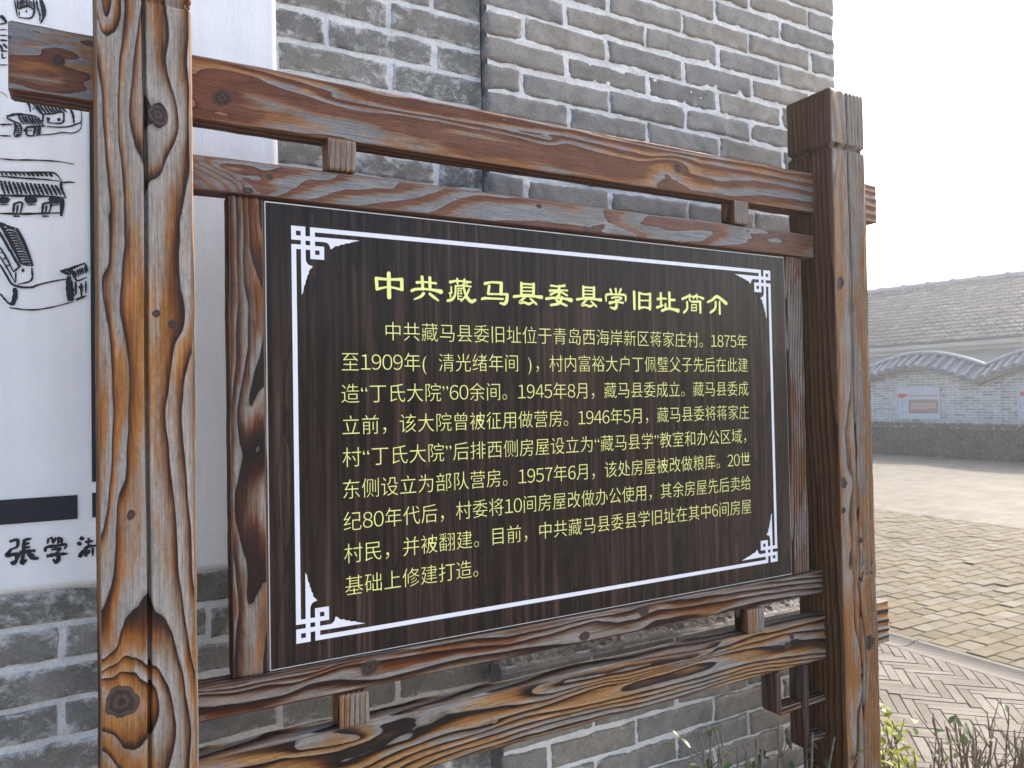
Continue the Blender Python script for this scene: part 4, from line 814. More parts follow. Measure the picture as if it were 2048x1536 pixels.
V, F = relief_sheet(-2.4, .0862, .1465, 1.95, .2915, .012, .0006, 61, 12)
# turn the sheet's rim back to the wall
nzc = max(2, int((1.95 - .1465) / .012)) + 1; nxc = len(V) // nzc
rim = [i * nzc for i in range(nxc)] + [(nxc - 1) * nzc + j for j in range(1, nzc)] + [i * nzc + nzc - 1 for i in range(nxc - 2, -1, -1)] + [j for j in range(nzc - 2, 0, -1)]
Vb = V[rim].copy(); Vb[:, 1] = .306
wob_ = .0016 * fbm(V[rim][:, 0] * 40, V[rim][:, 2] * 40, 0, 62, 3)
V[rim, 0] += wob_; V[rim, 2] += wob_
n0 = len(V); k_ = np.arange(len(rim)); rim = np.array(rim)
Fr = np.stack([rim[k_], rim[(k_ + 1) % len(rim)], n0 + (k_ + 1) % len(rim), n0 + k_], -1)[:, ::-1]
mesh_obj('plaster_panel', np.concatenate([V, Vb]), np.concatenate([F, Fr]), plaster(), mur)

ink = plain('black_ink', (.018, .021, .026), .6, .3, .3, 60)
def ribbon(mb, pts, w, y, seed):
    p = np.array(pts, float) / 1000
    if len(p) > 2:                                     # smooth by Catmull-Rom
        q = np.concatenate([[2 * p[0] - p[1]], p, [2 * p[-1] - p[-2]]])
        out = []
        for i in range(1, len(q) - 2):
            for tt in np.linspace(0, 1, 6, endpoint=False):
                a, b, c, d = q[i - 1], q[i], q[i + 1], q[i + 2]
                out.append(.5 * (2 * b + (c - a) * tt + (2 * a - 5 * b + 4 * c - d) * tt ** 2 + (3 * b - a - 3 * c + d) * tt ** 3))
        out.append(p[-1]); p = np.array(out)
    else:
        p = np.linspace(p[0], p[1], 7)
    L = len(p)
    t = np.gradient(p, axis=0); t /= np.linalg.norm(t, axis=1)[:, None] + 1e-9
    nrm = np.stack([-t[:, 1], t[:, 0]], 1)
    s_ = np.linspace(0, 1, L)
    ww = w / 1000 * .5 * (.62 + .38 * np.sin(s_ * 3.1 + .35)) * (1 + .22 * np.sin(s_ * 23 + seed) * np.sin(seed * 1.7))
    a = p + nrm * ww[:, None]; b = p - nrm * ww[:, None]
    V = [(x, y, z) for x, z in a] + [(x, y, z) for x, z in b]
    mb.add(V, [(i, i + 1, L + i + 1, L + i) for i in range(L - 1)])
sketch = {}
def which(pts):
    x = np.mean([p[0] for p in pts]); z = np.mean([p[1] for p in pts])
    if max(p[1] for p in pts) < 285: return ('ink_character', 0 if x < -.393 else (1 if x < -.337 else 2))
    if z > 1.17: return ('sketched_house', 0)
    if z > .985: return ('sketched_house', 1)
    if z > .80: return ('sketched_house', 2)
    return ('sketched_house', 3 if x < -.365 else 4)
for k, (w, pts) in enumerate(INK):
    pm = [(a_ / 1000, b_ / 1000) for a_, b_ in pts]
    kk = which(pts) if max(p[1] for p in pts) < 285 else which(pm)
    if kk[0] == 'ink_character': kk = ('ink_lettering', 0)
    if kk[0] == 'sketched_house':                       # the drawing goes on beyond the left edge of the view
        ribbon(sketch.setdefault((kk[0], kk[1] + 10), MB()), [(-904 - a_, b_ + 14) for a_, b_ in pts], w * .76, .2895 - .00003 * (k % 9), k + 5)
    ribbon(sketch.setdefault(kk, MB()), pts, w * (1.25 if kk[0] == 'ink_lettering' else .66), .2895 - .00003 * (k % 9), k)
for kk in sorted(sketch):
    sketch[kk].build(kk[0], ink, mur)
mb = MB()
V = []
def bar(x0, x1, z0, z1):
    mb.box(x0, x1, .2893, .2905, z0, z1)
for q in ((-1.35, -.3215, .282, .3305), (-.2955, -.245, .355, 1.215), (-.2955, -.245, .282, .3325)):
    mb = MB(); bar(*q); mb.build('black_border', ink, mur)
# ------------------------------------------------------------------ the notice board
brd = thing('notice_board', 'weathered wooden notice board with dark panel of yellow Chinese text between two square posts', 'notice board', (.71, 0, -1.0))
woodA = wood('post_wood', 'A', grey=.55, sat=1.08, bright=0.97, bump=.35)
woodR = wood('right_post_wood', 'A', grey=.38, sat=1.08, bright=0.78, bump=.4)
woodB = wood('top_rail_wood', 'B', grey=.45, sat=1.08, bright=0.87, bump=.28)
woodB2 = wood('second_rail_wood', 'B', grey=.70, bright=0.92, bump=.3)
woodC = wood('lower_rail_wood', 'E', grey=.44, sat=1.08, bright=0.87, bump=.35)
woodD = wood('bottom_rail_wood', 'D', grey=.40, bright=0.83, bump=.35)
woodS = wood('stile_wood', 'E', grey=.42, bright=0.97, bump=.3)
woodK = wood('block_wood', 'A', grey=.55, sat=1.08, bright=0.87, bump=.35)
woodL = wood('lattice_wood', 'C', grey=.5, bright=1.3, bump=.3)

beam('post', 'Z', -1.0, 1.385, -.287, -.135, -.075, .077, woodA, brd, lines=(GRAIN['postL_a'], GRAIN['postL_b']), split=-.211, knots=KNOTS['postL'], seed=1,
     rad=.0055, groove=.02, wgrad=.45, side_groove=.004, weather_shade=(0, -.3, 0, -.5), notch=(1.212, .010, .011), pith=(.05, .16), freq=55, relief=.0007, wob=.0009, kr=.013, dv=.0022, du=.004)
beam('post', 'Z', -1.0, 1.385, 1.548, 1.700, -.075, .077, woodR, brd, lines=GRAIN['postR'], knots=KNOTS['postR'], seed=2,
     rad=.0055, groove=.016, wgrad=.3, side_groove=.004, notch=(1.219, .010, .011), pith=(-.14, -.11), freq=75, relief=.0008, relief_front=.0014, wob=.0014, weather_shade=(.2, 0, 0, -1.0), kr=.011, dv=.0025, du=.004)
RY0, RY1 = -.012, .040
beam('rail', 'X', -.411, 1.843, 1.036, 1.154, RY0, RY1, woodB, brd, lines=GRAIN['rail_top'], knots=KNOTS['rail_top'], seed=3, weather_shade=(0, .5, 0, -.8), pith=(.03, .12), freq=60, kr=.011, wob=.0012)
beam('rail', 'X', -.136, 1.549, .905, .971, RY0, RY1, woodB2, brd, lines=GRAIN['rail_second'], knots=KNOTS['rail_second'], seed=4, weather_shade=(.2, .5, 0, -.8), pith=(-.05, .12), freq=60, kr=.006, wob=.0012)
beam('rail', 'X', -.136, 1.549, -.0655, -.0025, RY0, RY1, woodC, brd, lines=GRAIN['rail_third'], knots=KNOTS['rail_third'], seed=5, weather_shade=(0, .8, 0, -.4), pith=(.06, .12), freq=60, kr=.011, wob=.0012)
beam('rail', 'X', -.411, 1.846, -.256, -.131, RY0, RY1, woodD, brd, lines=GRAIN['rail_bottom'], knots=KNOTS['rail_bottom'], seed=6, weather_shade=(0, 1, 0, -.4), pith=(-.12, .05), freq=110, relief=.0014, kr=.010, wob=.0012)
beam('stile', 'Z', -.0022, .905, -.0690, -.0022, -.005, .038, woodS, brd, lines=GRAIN['stile'], seed=7, pith=(-.05, .10), freq=80, wob=.0008)
beam('stile', 'Z', -.0022, .905, 1.4345, 1.5005, -.005, .038, woodS, brd, seed=8, pith=(-.10, -.05), freq=100, relief=.0012, warp=.010, wob=.001)
# spacer blocks between the paired rails
for k, (a, b, c, d) in enumerate(((.1185, .1755, .9745, 1.0363), (1.2230, 1.2775, .9745, 1.0363), (.1260, .1865, -.1315, -.0690), (1.2350, 1.2960, -.1315, -.0690))):
    beam('spacer_block', 'Z', c, d, a, b, -.0205, .028, woodK, brd, seed=20 + k, weather_shade=(.3, .4, 0, -.6), pith=(-.15, .01), freq=95, relief=.0010, warp=.004, wob=.0005, du=.004, dv=.002, rad=.002)
# fretwork bracket at the right post
for k, (ax, a, b, c, d, e, f) in enumerate((('Z', -.366, -.2575, 1.336, 1.358, -.018, .034), ('Z', -.488, -.2575, 1.447, 1.469, -.018, .034),
        ('X', 1.357, 1.448, -.378, -.357, -.010, .030), ('X', 1.468, 1.549, -.378, -.357, -.010, .030), ('X', 1.468, 1.549, -.486, -.465, -.010, .030))):
    beam('bracket_bar', ax, a, b, c, d, e, f, woodL if ax == 'Z' else woodC, brd, seed=30 + k, pith=(.05, .03), freq=110, relief=.0006, wob=.0004, du=.005, dv=.003, rad=.002)

# the printed panel
def print_mat():
    t = NT('panel_woodgrain_print')
    tc = t.coord()
    w1 = t.noise(t.coord((1, 1, .16)), 7.0, 3, .5)
    sx = sep(t, tc)
    ph = t.math('ADD', t.math('MULTIPLY', sx[0], 13.0), t.math('MULTIPLY', w1, 11.0))
    fr = t.math('FRACT', ph)
    n1 = t.noise(t.coord((85, 1, 1.6)), 1.0, 5, .62)
    n2 = t.noise(t.coord((520, 1, 7)), 1.0, 3, .6)
    n3 = t.noise(t.coord((26, 1, 1.0), loc=(3, 0, 1)), 1.0, 4, .6)
    c = t.ramp(n1, [(.25, (.0045, .0033, .003)), (.44, (.012, .0078, .0063)), (.58, (.031, .018, .0132)), (.74, (.078, .043, .030))])
    c = t.mix(1.0, c, t.ramp(n2, [(.3, .72), (.7, 1.28)]), 'MULTIPLY')
    c = t.mix(1.0, c, t.ramp(n3, [(.28, .62), (.5, 1.0), (.72, 1.55)]), 'MULTIPLY')
    c = t.mix(t.ramp(fr, [(0, .8), (.07, .35), (.3, 0.0), (.95, 0.0), (1, .8)]), c, (.006, .0045, .004))
    blo = t.noise(t.coord((1, 1, .45)), 5.0, 4, .6)
    c = t.mix(1.0, c, t.ramp(blo, [(.3, .7), (.7, 1.45)]), 'MULTIPLY')
    t.set(c, .22, .20)
    t.bump(n2, .05, .001)
    return t.m
PW, PH = 1.4325, .9005
mb = MB(); mb.box(-.0005, PW, 0.0, .014, .0005, PH)
pan = mb.build('panel', plain('white_board_edge', (.74, .74, .73), .45, .4, .03), brd)
# the printed sheet hangs very slightly wavy on its board
nx, nz = 60, 40
X, Z = np.meshgrid(np.linspace(.0012, PW - .0015, nx + 1), np.linspace(.0022, PH - .0022, nz + 1), indexing='ij')
Yp = -.0006 - .0004 * (1 + fbm(X * 2.4, Z * 2.2, 0, 71, 2)) * np.clip(np.minimum.reduce([X - .0012, PW - .0015 - X, Z - .0022, PH - .0022 - Z]) / .05, 0, 1)
i, j = np.meshgrid(np.arange(nx), np.arange(nz), indexing='ij')
F = np.stack([i * (nz + 1) + j, (i + 1) * (nz + 1) + j, (i + 1) * (nz + 1) + j + 1, i * (nz + 1) + j + 1], -1).reshape(-1, 4)
mesh_obj('printed_sheet', np.stack([X, Yp, Z], -1).reshape(-1, 3), F, print_mat(), pan)

white_ink = plain('white_print', (.70, .71, .78), .38, .45, .02)
TY = -.0020
# key-pattern border: four fretted corners joined by straight bands
def corner(mb, px, pz, sx, sz):
    def T(q): return [(px + sx * x / 1000, TY, pz - sz * z / 1000) for x, z in q]
    def poly(q):
        V = T(q); f = tuple(range(len(V)))
        if sx * sz > 0: f = f[::-1]
        mb.add(V, [f])
    def rc(x0, x1, z0, z1): poly([(x0, z0), (x1, z0), (x1, z1), (x0, z1)])
    b = 9.2
    s = [0, 9.2, 18.5, 27.6, 36.8, 46.3, 55.0, 64.4]
    # first square ring
    rc(0, 27.6, 0, 9.2); rc(0, 9.2, 9.2, 18.4); rc(18.5, 27.6, 9.2, 18.4)
    rc(0, 18.5, 18.4, 27.4)
    # second square ring
    rc(36.8, 46.3, 36.6, 63.0); rc(46.3, 55.2, 36.6, 45.3); rc(55.2, 64.4, 36.6, 63.0); rc(46.3, 55.2, 54.2, 63.0)
    # crossing bars
    rc(18.5, 36.8, 18.4, 27.4) ; rc(18.5, 27.6, 27.4, 36.2); rc(36.8, 46.3, 0, 36.6)
    rc(0, 36.8, 36.2, 45.3)
    rc(46.3, 300, 0, 9.3); rc(0, 9.3, 45.3, 300)
    # serrated wings
    poly([(46.3, 18.4), (137.9, 17.9), (121, 22.8), (115, 25.8), (109, 25.6), (104.7, 28.9), (99.7, 29.0), (93.6, 32.8), (87.7, 33.0), (79.4, 40.2), (77.4, 40.4), (75.9, 35.0), (74, 31.4), (70.4, 28.3), (65.5, 27.4), (46.3, 27.4)])
    poly([(18.5, 45.3), (27.6, 45.3), (27.8, 66), (29.1, 70), (31.4, 73.6), (35.2, 76.0), (40.8, 77.2), (40.6, 79), (33.4, 87), (33.4, 92.3), (30.0, 97.4), (29.6, 101.6), (27.0, 107.2), (26.6, 112), (23.4, 119), (21.8, 130), (18.9, 135)])
mb = MB()
BX0, BX1, BZ0, BZ1 = .0490, 1.3745, .0438, .8575
for sx, px in ((1, BX0), (-1, BX1)):
    for sz, pz_ in ((1, BZ1), (-1, BZ0)):
        corner(mb, px, pz_, sx, sz)
for z0, z1 in ((BZ1 - .0093, BZ1), (BZ0, BZ0 + .0093)):
    mb.add([(BX0 + .3, TY, z0), (BX1 - .3, TY, z0), (BX1 - .3, TY, z1), (BX0 + .3, TY, z1)], [(0, 1, 2, 3)])
for x0, x1 in ((BX0, BX0 + .0093), (BX1 - .0093, BX1)):
    mb.add([(x0, TY, BZ0 + .3), (x1, TY, BZ0 + .3), (x1, TY, BZ1 - .3), (x0, TY, BZ1 - .3)], [(0, 1, 2, 3)])
o = mb.build('border', white_ink, pan)

yellow = plain('yellow_print', (.80, .80, .27), .40, .45, .03)
def text_mesh(body, offset=0.0):
    cu = bpy.data.curves.new('lettering', 'FONT'); cu.body = body; cu.size = 1.0; cu.offset = offset; cu.resolution_u = 5
    ob = bpy.data.objects.new('lettering', cu); COL.objects.link(ob)
    dg = bpy.context.evaluated_depsgraph_get()
    me = bpy.data.meshes.new_from_object(ob.evaluated_get(dg))
    V = np.array([v.co[:] for v in me.vertices]); F = [tuple(p.vertices) for p in me.polygons]
    bpy.data.objects.remove(ob); bpy.data.curves.remove(cu); bpy.data.meshes.remove(me)
    return V, F
GLY = {}
def glyph(ch, offset):
    if (ch, offset) not in GLY:
        wide = chr(ord(ch) + 0xFEE0) if ch.isdigit() else ch      # the full-width digits carry the same face as the characters
        V, F = text_mesh(wide, offset)
        if ch.isdigit(): V[:, 0] -= .5 - .29
        GLY[ch, offset] = V, F
    return GLY[ch, offset]
ADV = {'(': .42, ')': .42, ' ': .27, '“': .43, '”': .43}
def put_text(name, body, xl, xr, base, em, offset=0.0):
    """one mesh per phrase; the line is fitted between xl and xr"""
    x, runs, cur = 0.0, [], MB()
    for ch in body:
        if ch == ' ':
            x += ADV[' ']; continue
        V, F = glyph(ch, offset)
        cur.add(V + np.array([x, 0, 0]), F)
        x += .58 if ch.isdigit() else ADV.get(ch, 1.0)
        if ch in '，。”“)':
            runs.append(cur); cur = MB()
    if cur.n: runs.append(cur)
    allx = np.concatenate([np.concatenate(r.v)[:, 0] for r in runs])
    lo, hi = allx.min(), allx.max()
    for r in runs:
        V = np.concatenate(r.v)
        P = np.stack([xl + (V[:, 0] - lo) * (xr - xl) / (hi - lo), np.full(len(V), TY), base + V[:, 1] * em], -1)
        mesh_obj(name, P, r.f, yellow, pan, smooth=False)
EM = .0432
LINES = [('中共藏马县委旧址位于青岛西海岸新区蒋家庄村。1875年', .2395, 1.2772), ('至1909年(  清光绪年间  )，村内富裕大户丁佩璧父子先后在此建', .1462, 1.2776),
         ('造“丁氏大院”60余间。1945年8月，藏马县委成立。藏马县委成', .1447, 1.2772), ('立前，该大院曾被征用做营房。1946年5月，藏马县委将蒋家庄', .1455, 1.2774),
         ('村“丁氏大院”后排西侧房屋设立为“藏马县学”教室和办公区域，', .1452, 1.2640), ('东侧设立为部队营房。1957年6月，该处房屋被改做粮库。20世', .1455, 1.2776),
         ('纪80年代后，村委将10间房屋改做办公使用，其余房屋先后卖给', .1456, 1.2776), ('村民，并被翻建。目前，中共藏马县委县学旧址在其中6间房屋', .1458, 1.2774), ('基础上修建打造。', .1470, .4430)]
for k, (s_, a, b) in enumerate(LINES):
    put_text('text_line', s_, a, b, .6395 - .0643 * k, EM, offset=-.013)
def brush(mb, s_, y):
    """one brush stroke with rounded ends and swelling width"""
    q = np.array(s_, float) / 1e4
    n = len(q)
    t_ = np.linspace(0, n - 1, 1 + (n - 1) * 7)
    if n > 2:
        e = np.concatenate([[2 * q[0] - q[1]], q, [2 * q[-1] - q[-2]]])
        o_ = []
        for tt in t_:
            i = min(int(tt), n - 2); f = tt - i
            a, b_, c, d = e[i], e[i + 1], e[i + 2], e[i + 3]
            o_.append(.5 * (2 * b_ + (c - a) * f + (2 * a - 5 * b_ + 4 * c - d) * f ** 2 + (3 * b_ - a - 3 * c + d) * f ** 3))
        q = np.array(o_)
    else:
        q = np.stack([np.interp(t_, [0, 1], q[:, k]) for k in range(3)], 1)
    d = np.gradient(q[:, :2], axis=0); d /= np.linalg.norm(d, axis=1)[:, None] + 1e-9
    nr = np.stack([-d[:, 1], d[:, 0]], 1); h = q[:, 2:3] * .56
    L_, R_ = q[:, :2] + nr * h, q[:, :2] - nr * h
    m = len(q)
    mb.add([(x, y, z) for x, z in L_] + [(x, y, z) for x, z in R_], [(i, m + i, m + i + 1, i + 1) for i in range(m - 1)])
    for k, sg in ((0, -1), (m - 1, 1)):                 # rounded ends
        an = np.linspace(-math.pi / 2, math.pi / 2, 9)
        P_ = [q[k, :2] + h[k] * (sg * d[k] * math.cos(a) + nr[k] * math.sin(a)) for a in an]
        f = tuple(range(9)) if sg > 0 else tuple(range(9))[::-1]
        mb.add([(x, y - .000004, z) for x, z in P_], [f])
for c_ in TITLE:                                        # twelve brush-written heading characters
    mb = MB()
    for k, s_ in enumerate(c_): brush(mb, s_, TY - .00003 * k)
    mb.build('title_character', yellow, pan)

# ------------------------------------------------------------------ clipped shrubs along the foot of the board
twig = plain('twig_bark', (.19, .145, .105), .85, .2, .35, 120)
def leaf_mat(name, a, b):
    t = NT(name); c = t.mix(t.noise(t.coord(), 35, 3), a, b)
    t.set(c, .38, .5); t.b.inputs['Transmission Weight'].default_value = 0.0
    tr = t.n('ShaderNodeBsdfTranslucent'); t.l(c, tr.inputs[0])
    mx = t.n('ShaderNodeMixShader'); mx.inputs[0].default_value = .42
    t.l(t.b.outputs[0], mx.inputs[1]); t.l(tr.outputs[0], mx.inputs[2]); t.l(mx.outputs[0], t.out.inputs[0])
    return t.m
leaf_g = leaf_mat('leaf_green', (.065, .11, .035), (.11, .155, .055))
leaf_y = leaf_mat('leaf_yellow_green', (.24, .30, .045), (.36, .38, .075))
def leaf(mb, p, d, L, w, r):
    d = np.array(d, float); d /= np.linalg.norm(d)
    s_ = np.cross(d, [0, 0, 1.0]) + r.normal(0, .2, 3); s_ /= np.linalg.norm(s_)
    nr = np.cross(s_, d)
    pr = [(0, 0), (.25, .36), (.5, .5), (.75, .42), (.92, .2), (1, 0)]
    V, F = [], []
    for t_, ww in pr:
        bend = -.18 * L * t_ * t_
        c = np.array(p) + d * L * t_ + nr * bend
        V += [c - s_ * ww * w + nr * ww * w * .35, c, c + s_ * ww * w + nr * ww * w * .35]
    for i in range(len(pr) - 1):
        a = i * 3
        F += [(a, a + 1, a + 4, a + 3), (a + 1, a + 2, a + 5, a + 4)]
    mb.add(V, F)
SHRUBS = []
def shrub(x, y, h, nst, nleaf, lm, label, seed, spread=.11):
    r = np.random.default_rng(seed)
    t = thing('shrub', label, 'shrub', (x, y, -.985), 'clipped shrubs in the soil strip below the board')
    ms, ml = MB(), MB()
    tips = []
    for s_ in range(nst):
        bx, by = r.normal(0, .025), r.normal(0, .025)
        tx, ty = r.uniform(-spread, spread), r.uniform(-spread * .7, spread * .7)
        hh = h * r.uniform(.82, 1.05)
        n = 7
        zz = np.linspace(0, 1, n)
        P = np.stack([x + bx + (tx - bx) * zz ** .8 + r.normal(0, .004, n), y + by + (ty - by) * zz ** .8 + r.normal(0, .004, n), -.99 + hh * zz], -1)
        ms.tube(P, np.linspace(.0050, .0026, n) * r.uniform(.8, 1.2), 6)
        tips.append(P[-1])
        for _ in range(r.integers(3, 7)):              # short cut-back side twigs
            k = r.integers(3, n - 1)
            d = np.array([r.normal(0, .6), r.normal(0, .6), 1.0]); d /= np.linalg.norm(d)
            L = r.uniform(.03, .10)
            q = P[k] + np.outer(np.linspace(0, 1, 4), d) * L + np.outer(np.linspace(0, 1, 4) ** 2, [0, 0, .02])
            ms.tube(q, np.linspace(.0021, .0013, 4), 5)
            tips.append(q[-1])
    ms.build('stems', twig, t, smooth=True)
    for _ in range(nleaf):
        p = tips[r.integers(0, len(tips))] + r.normal(0, .010, 3) + np.array([0, 0, -abs(r.normal(0, .05))])
        d = np.array([r.normal(0, .7), r.normal(0, .7), r.uniform(.1, 1.0)])
        leaf(ml, p, d, r.uniform(.026, .044), r.uniform(.017, .027), r)
    if nleaf:
        ml.build('leaves', lm, t, smooth=True)
    return t
shrub(1.13, .04, .61, 5, 34, leaf_g, 'leafy green shrub low before the plinth, below the middle of the bottom rail', 101)
shrub(1.30, .03, .60, 7, 14, leaf_g, 'nearly bare shrub with few green leaves, left of the fretwork bracket', 102)
shrub(1.47, -.02, .54, 6, 26, leaf_g, 'small shrub with upright dark green leaves under the fretwork bracket', 103)
shrub(1.90, .02, .43, 7, 130, leaf_y, 'shrub with bright yellow green leaves just right of the right post', 104)
shrub(2.06, .03, .375, 5, 4, leaf_y, 'bare clipped shrub with two or three yellow leaves, next to the yellow green shrub', 105)
shrub(2.22, .00, .39, 6, 10, leaf_g, 'tall twiggy shrub with hardly a leaf, second one right of the yellow green shrub', 106)
shrub(2.38, .04, .355, 7, 12, leaf_g, 'twiggy clipped shrub in the bottom right corner, left of the last one', 107)
shrub(2.54, .01, .345, 7, 10, leaf_g, 'rightmost twiggy shrub at the picture edge', 108)

# ------------------------------------------------------------------ far side of the yard: hedge, wavy wall with posters, tiled house
def far_brick():
    t = NT('far_wall_brick'); v = t.coord((1, 1, 1))
    s3 = sep(t, v); cb = t.n('ShaderNodeCombineXYZ'); t.l(s3[1], cb.inputs[0]); t.l(s3[2], cb.inputs[1])
    br = t.n('ShaderNodeTexBrick'); t.l(cb.outputs[0], br.inputs['Vector'])
    br.inputs['Scale'].default_value = 1.0; br.inputs['Brick Width'].default_value = .26; br.inputs['Row Height'].default_value = .066
    br.inputs['Mortar Size'].default_value = .007; br.inputs['Bias'].default_value = -.25
    br.inputs['Color1'].default_value = (.33, .325, .31, 1); br.inputs['Color2'].default_value = (.12, .125, .135, 1); br.inputs['Mortar'].default_value = (.55, .54, .52, 1)
    c = t.mix(1.0, br.outputs[0], t.ramp(t.noise(t.coord(), 6, 6, .7), [(.3, .75), (.7, 1.25)]), 'MULTIPLY')
    c = t.mix(t.ramp(t.noise(t.coord(loc=(5, 1, 0)), 9, 6, .7), [(.52, 0.0), (.7, .6)]), c, (.42, .40, .37))
    t.set(c, .9, .2)
    t.bump(br.outputs['Fac'], -.6, .008)
    return t.m
fw = thing('courtyard_wall', 'grey brick yard wall with a wave shaped tiled coping across the yard', 'wall', (17.4, 9.0, -1.0))
Y0, Y1 = -1.1, 20.6
def wave(y):
    return .385 * abs(math.sin(math.pi * ((y - 8.2) / 3.1))) ** .92
ys = np.linspace(Y0, Y1, 290)
mb = MB()
V = []
for yy in ys:
    zt = .60 + wave(yy)
    V += [(17.25, yy, -1.02), (17.25, yy, zt), (17.62, yy, zt), (17.62, yy, -1.02)]
F = []
for i in range(len(ys) - 1):
    a = i * 4
    F += [(a, a + 4, a + 5, a + 1), (a + 1, a + 5, a + 6, a + 2), (a + 2, a + 6, a + 7, a + 3)]
F += [(0, 1, 2, 3), (len(V) - 4, len(V) - 1, len(V) - 2, len(V) - 3)]
mb.add(V, F); mb.build('brickwork', far_brick(), fw)
tile_g = plain('grey_clay_tile', (.135, .15, .165), .7, .4, .22, 8)
pale_b = plain('pale_moulding', (.34, .32, .28), .85, .2, .25, 9)
mb = MB()
def swept(y_list, sect):
    V, F = [], []
    n = len(sect)
    for yy in y_list:
        for (x, z) in sect: V.append((x, yy, z + wave(yy)))
    for i in range(len(y_list) - 1):
        for k in range(n):
            F.append((i * n + k, i * n + (k + 1) % n, (i + 1) * n + (k + 1) % n, (i + 1) * n + k))
    return V, F
mb.add(*swept(ys, [(17.20, .585), (17.20, .625), (17.26, .625), (17.26, .585)]))
mb.add(*swept(ys, [(17.16, .655), (17.16, .70), (17.26, .70), (17.26, .655)]))
mb.build('moulding', pale_b, fw)
mb = MB()
mb.add(*swept(ys, [(16.97, .715), (17.46, 1.02), (17.95, .715), (17.93, .675), (17.46, .97), (16.99, .675)]))
yy = Y0 + .1
while yy < Y1:                                          # rounded cover tiles running down both slopes
    for sgn in (-1, 1):
        P = [(17.46 + sgn * t_ * .50, yy, 1.035 - .305 * t_ + wave(yy)) for t_ in (0.05, .35, .7, 1.0)]
        mb.tube(P, [.058, .060, .062, .064], 8)
        mb.tube([(17.46 + sgn * .485, yy, .735 + wave(yy)), (17.46 + sgn * .515, yy, .717 + wave(yy))], [.076, .076], 10)
    yy += .225
mb.build('coping_tiles', tile_g, fw)
mb = MB()
sect = [(17.46 + .085 * math.cos(a), 1.075 + .06 * math.sin(a)) for a in np.linspace(0, 2 * math.pi, 10, endpoint=False)]
mb.add(*swept(ys, sect))
mb.build('ridge_roll', plain('ridge_tile', (.17, .185, .20), .65, .4, .2, 5), fw)
mb = MB()
for yy in np.arange(Y0 + .2, Y1, .42):
    s2 = [(17.46 + .09 * math.cos(a), 1.075 + .064 * math.sin(a)) for a in np.linspace(0, 2 * math.pi, 10, endpoint=False)]
    mb.add(*swept([yy, yy + .022], s2))
mb.build('ridge_joint', pale_b, fw)

# posters on the far wall
steel = plain('steel_frame', (.42, .42, .40), .5, .5, .06)
sheet_w = plain('poster_sheet', (.40, .42, .46), .6, .3, .05, 4)
red = plain('poster_red', (.50, .035, .03), .6, .3, .1)
gold = plain('poster_ribbon', (.38, .27, .17), .6, .3, .15)
brown = plain('poster_brown', (.235, .135, .095), .6, .3, .08)
pic = plain('poster_picture', (.36, .38, .43), .6, .3, .35, 7)
pale_t = plain('poster_text', (.40, .30, .27), .6, .3, .05)
def poster(yc, w, label):
    t = thing('wall_poster', label, 'poster', (17.235, yc, -.135), 'framed posters on the far yard wall')
    a, b = yc - w / 2, yc + w / 2                       # +Y is to the left as seen from the yard
    mb = MB()
    mb.box(17.205, 17.247, a - .02, a + .012, -.150, .620); mb.box(17.205, 17.247, b - .012, b + .02, -.150, .620)
    mb.box(17.205, 17.247, a + .012, b - .012, .594, .620); mb.box(17.205, 17.247, a + .012, b - .012, -.150, -.124)
    mb.build('frame', steel, t)
    mb = MB(); mb.box(17.222, 17.246, a + .011, b - .011, -.125, .595); sh = mb.build('sheet', sheet_w, t)
    f = lambda u: b - u * w                              # u from the left edge
    mb = MB(); mb.box(17.2195, 17.2215, f(.98), f(.22), .395, .440); mb.build('ribbon', gold, sh)
    mb = MB()                                            # waving flag-like red emblem
    pts = [(.03, .445), (.08, .485), (.13, .468), (.20, .480), (.27, .430), (.24, .40), (.16, .375), (.12, .340), (.09, .372), (.03, .395)]
    V = [(17.2185, f(u), z) for u, z in pts] + [(17.2215, f(u), z) for u, z in pts]
    n = len(pts)
    mb.add(V, [tuple(range(n)), tuple(range(2 * n - 1, n - 1, -1))] + [(i, (i + 1) % n, n + (i + 1) % n, n + i) for i in range(n)])
    mb.build('emblem', red, sh)
    mb = MB(); mb.box(17.2195, 17.2215, f(.975), f(.285), -.01, .325); bx = mb.build('text_box', brown, sh)
    mb = MB()
    for k in range(5):
        z = .235 - .033 * k
        mb.box(17.2175, 17.2190, f(.92 - (.18 if k == 4 else 0)), f(.33 + (.04 if k == 0 else 0)), z - .014, z + .010)
    mb.build('text', pale_t, bx)
    mb = MB(); mb.box(17.2195, 17.2215, f(.265), f(.02), -.01, .325); mb.build('picture', pic, sh)
poster(9.715, 1.08, 'framed poster with red emblem and brown text box on the far wall, wholly in view')
poster(6.88, 1.08, 'framed poster on the far wall cut off by the right edge of the picture')

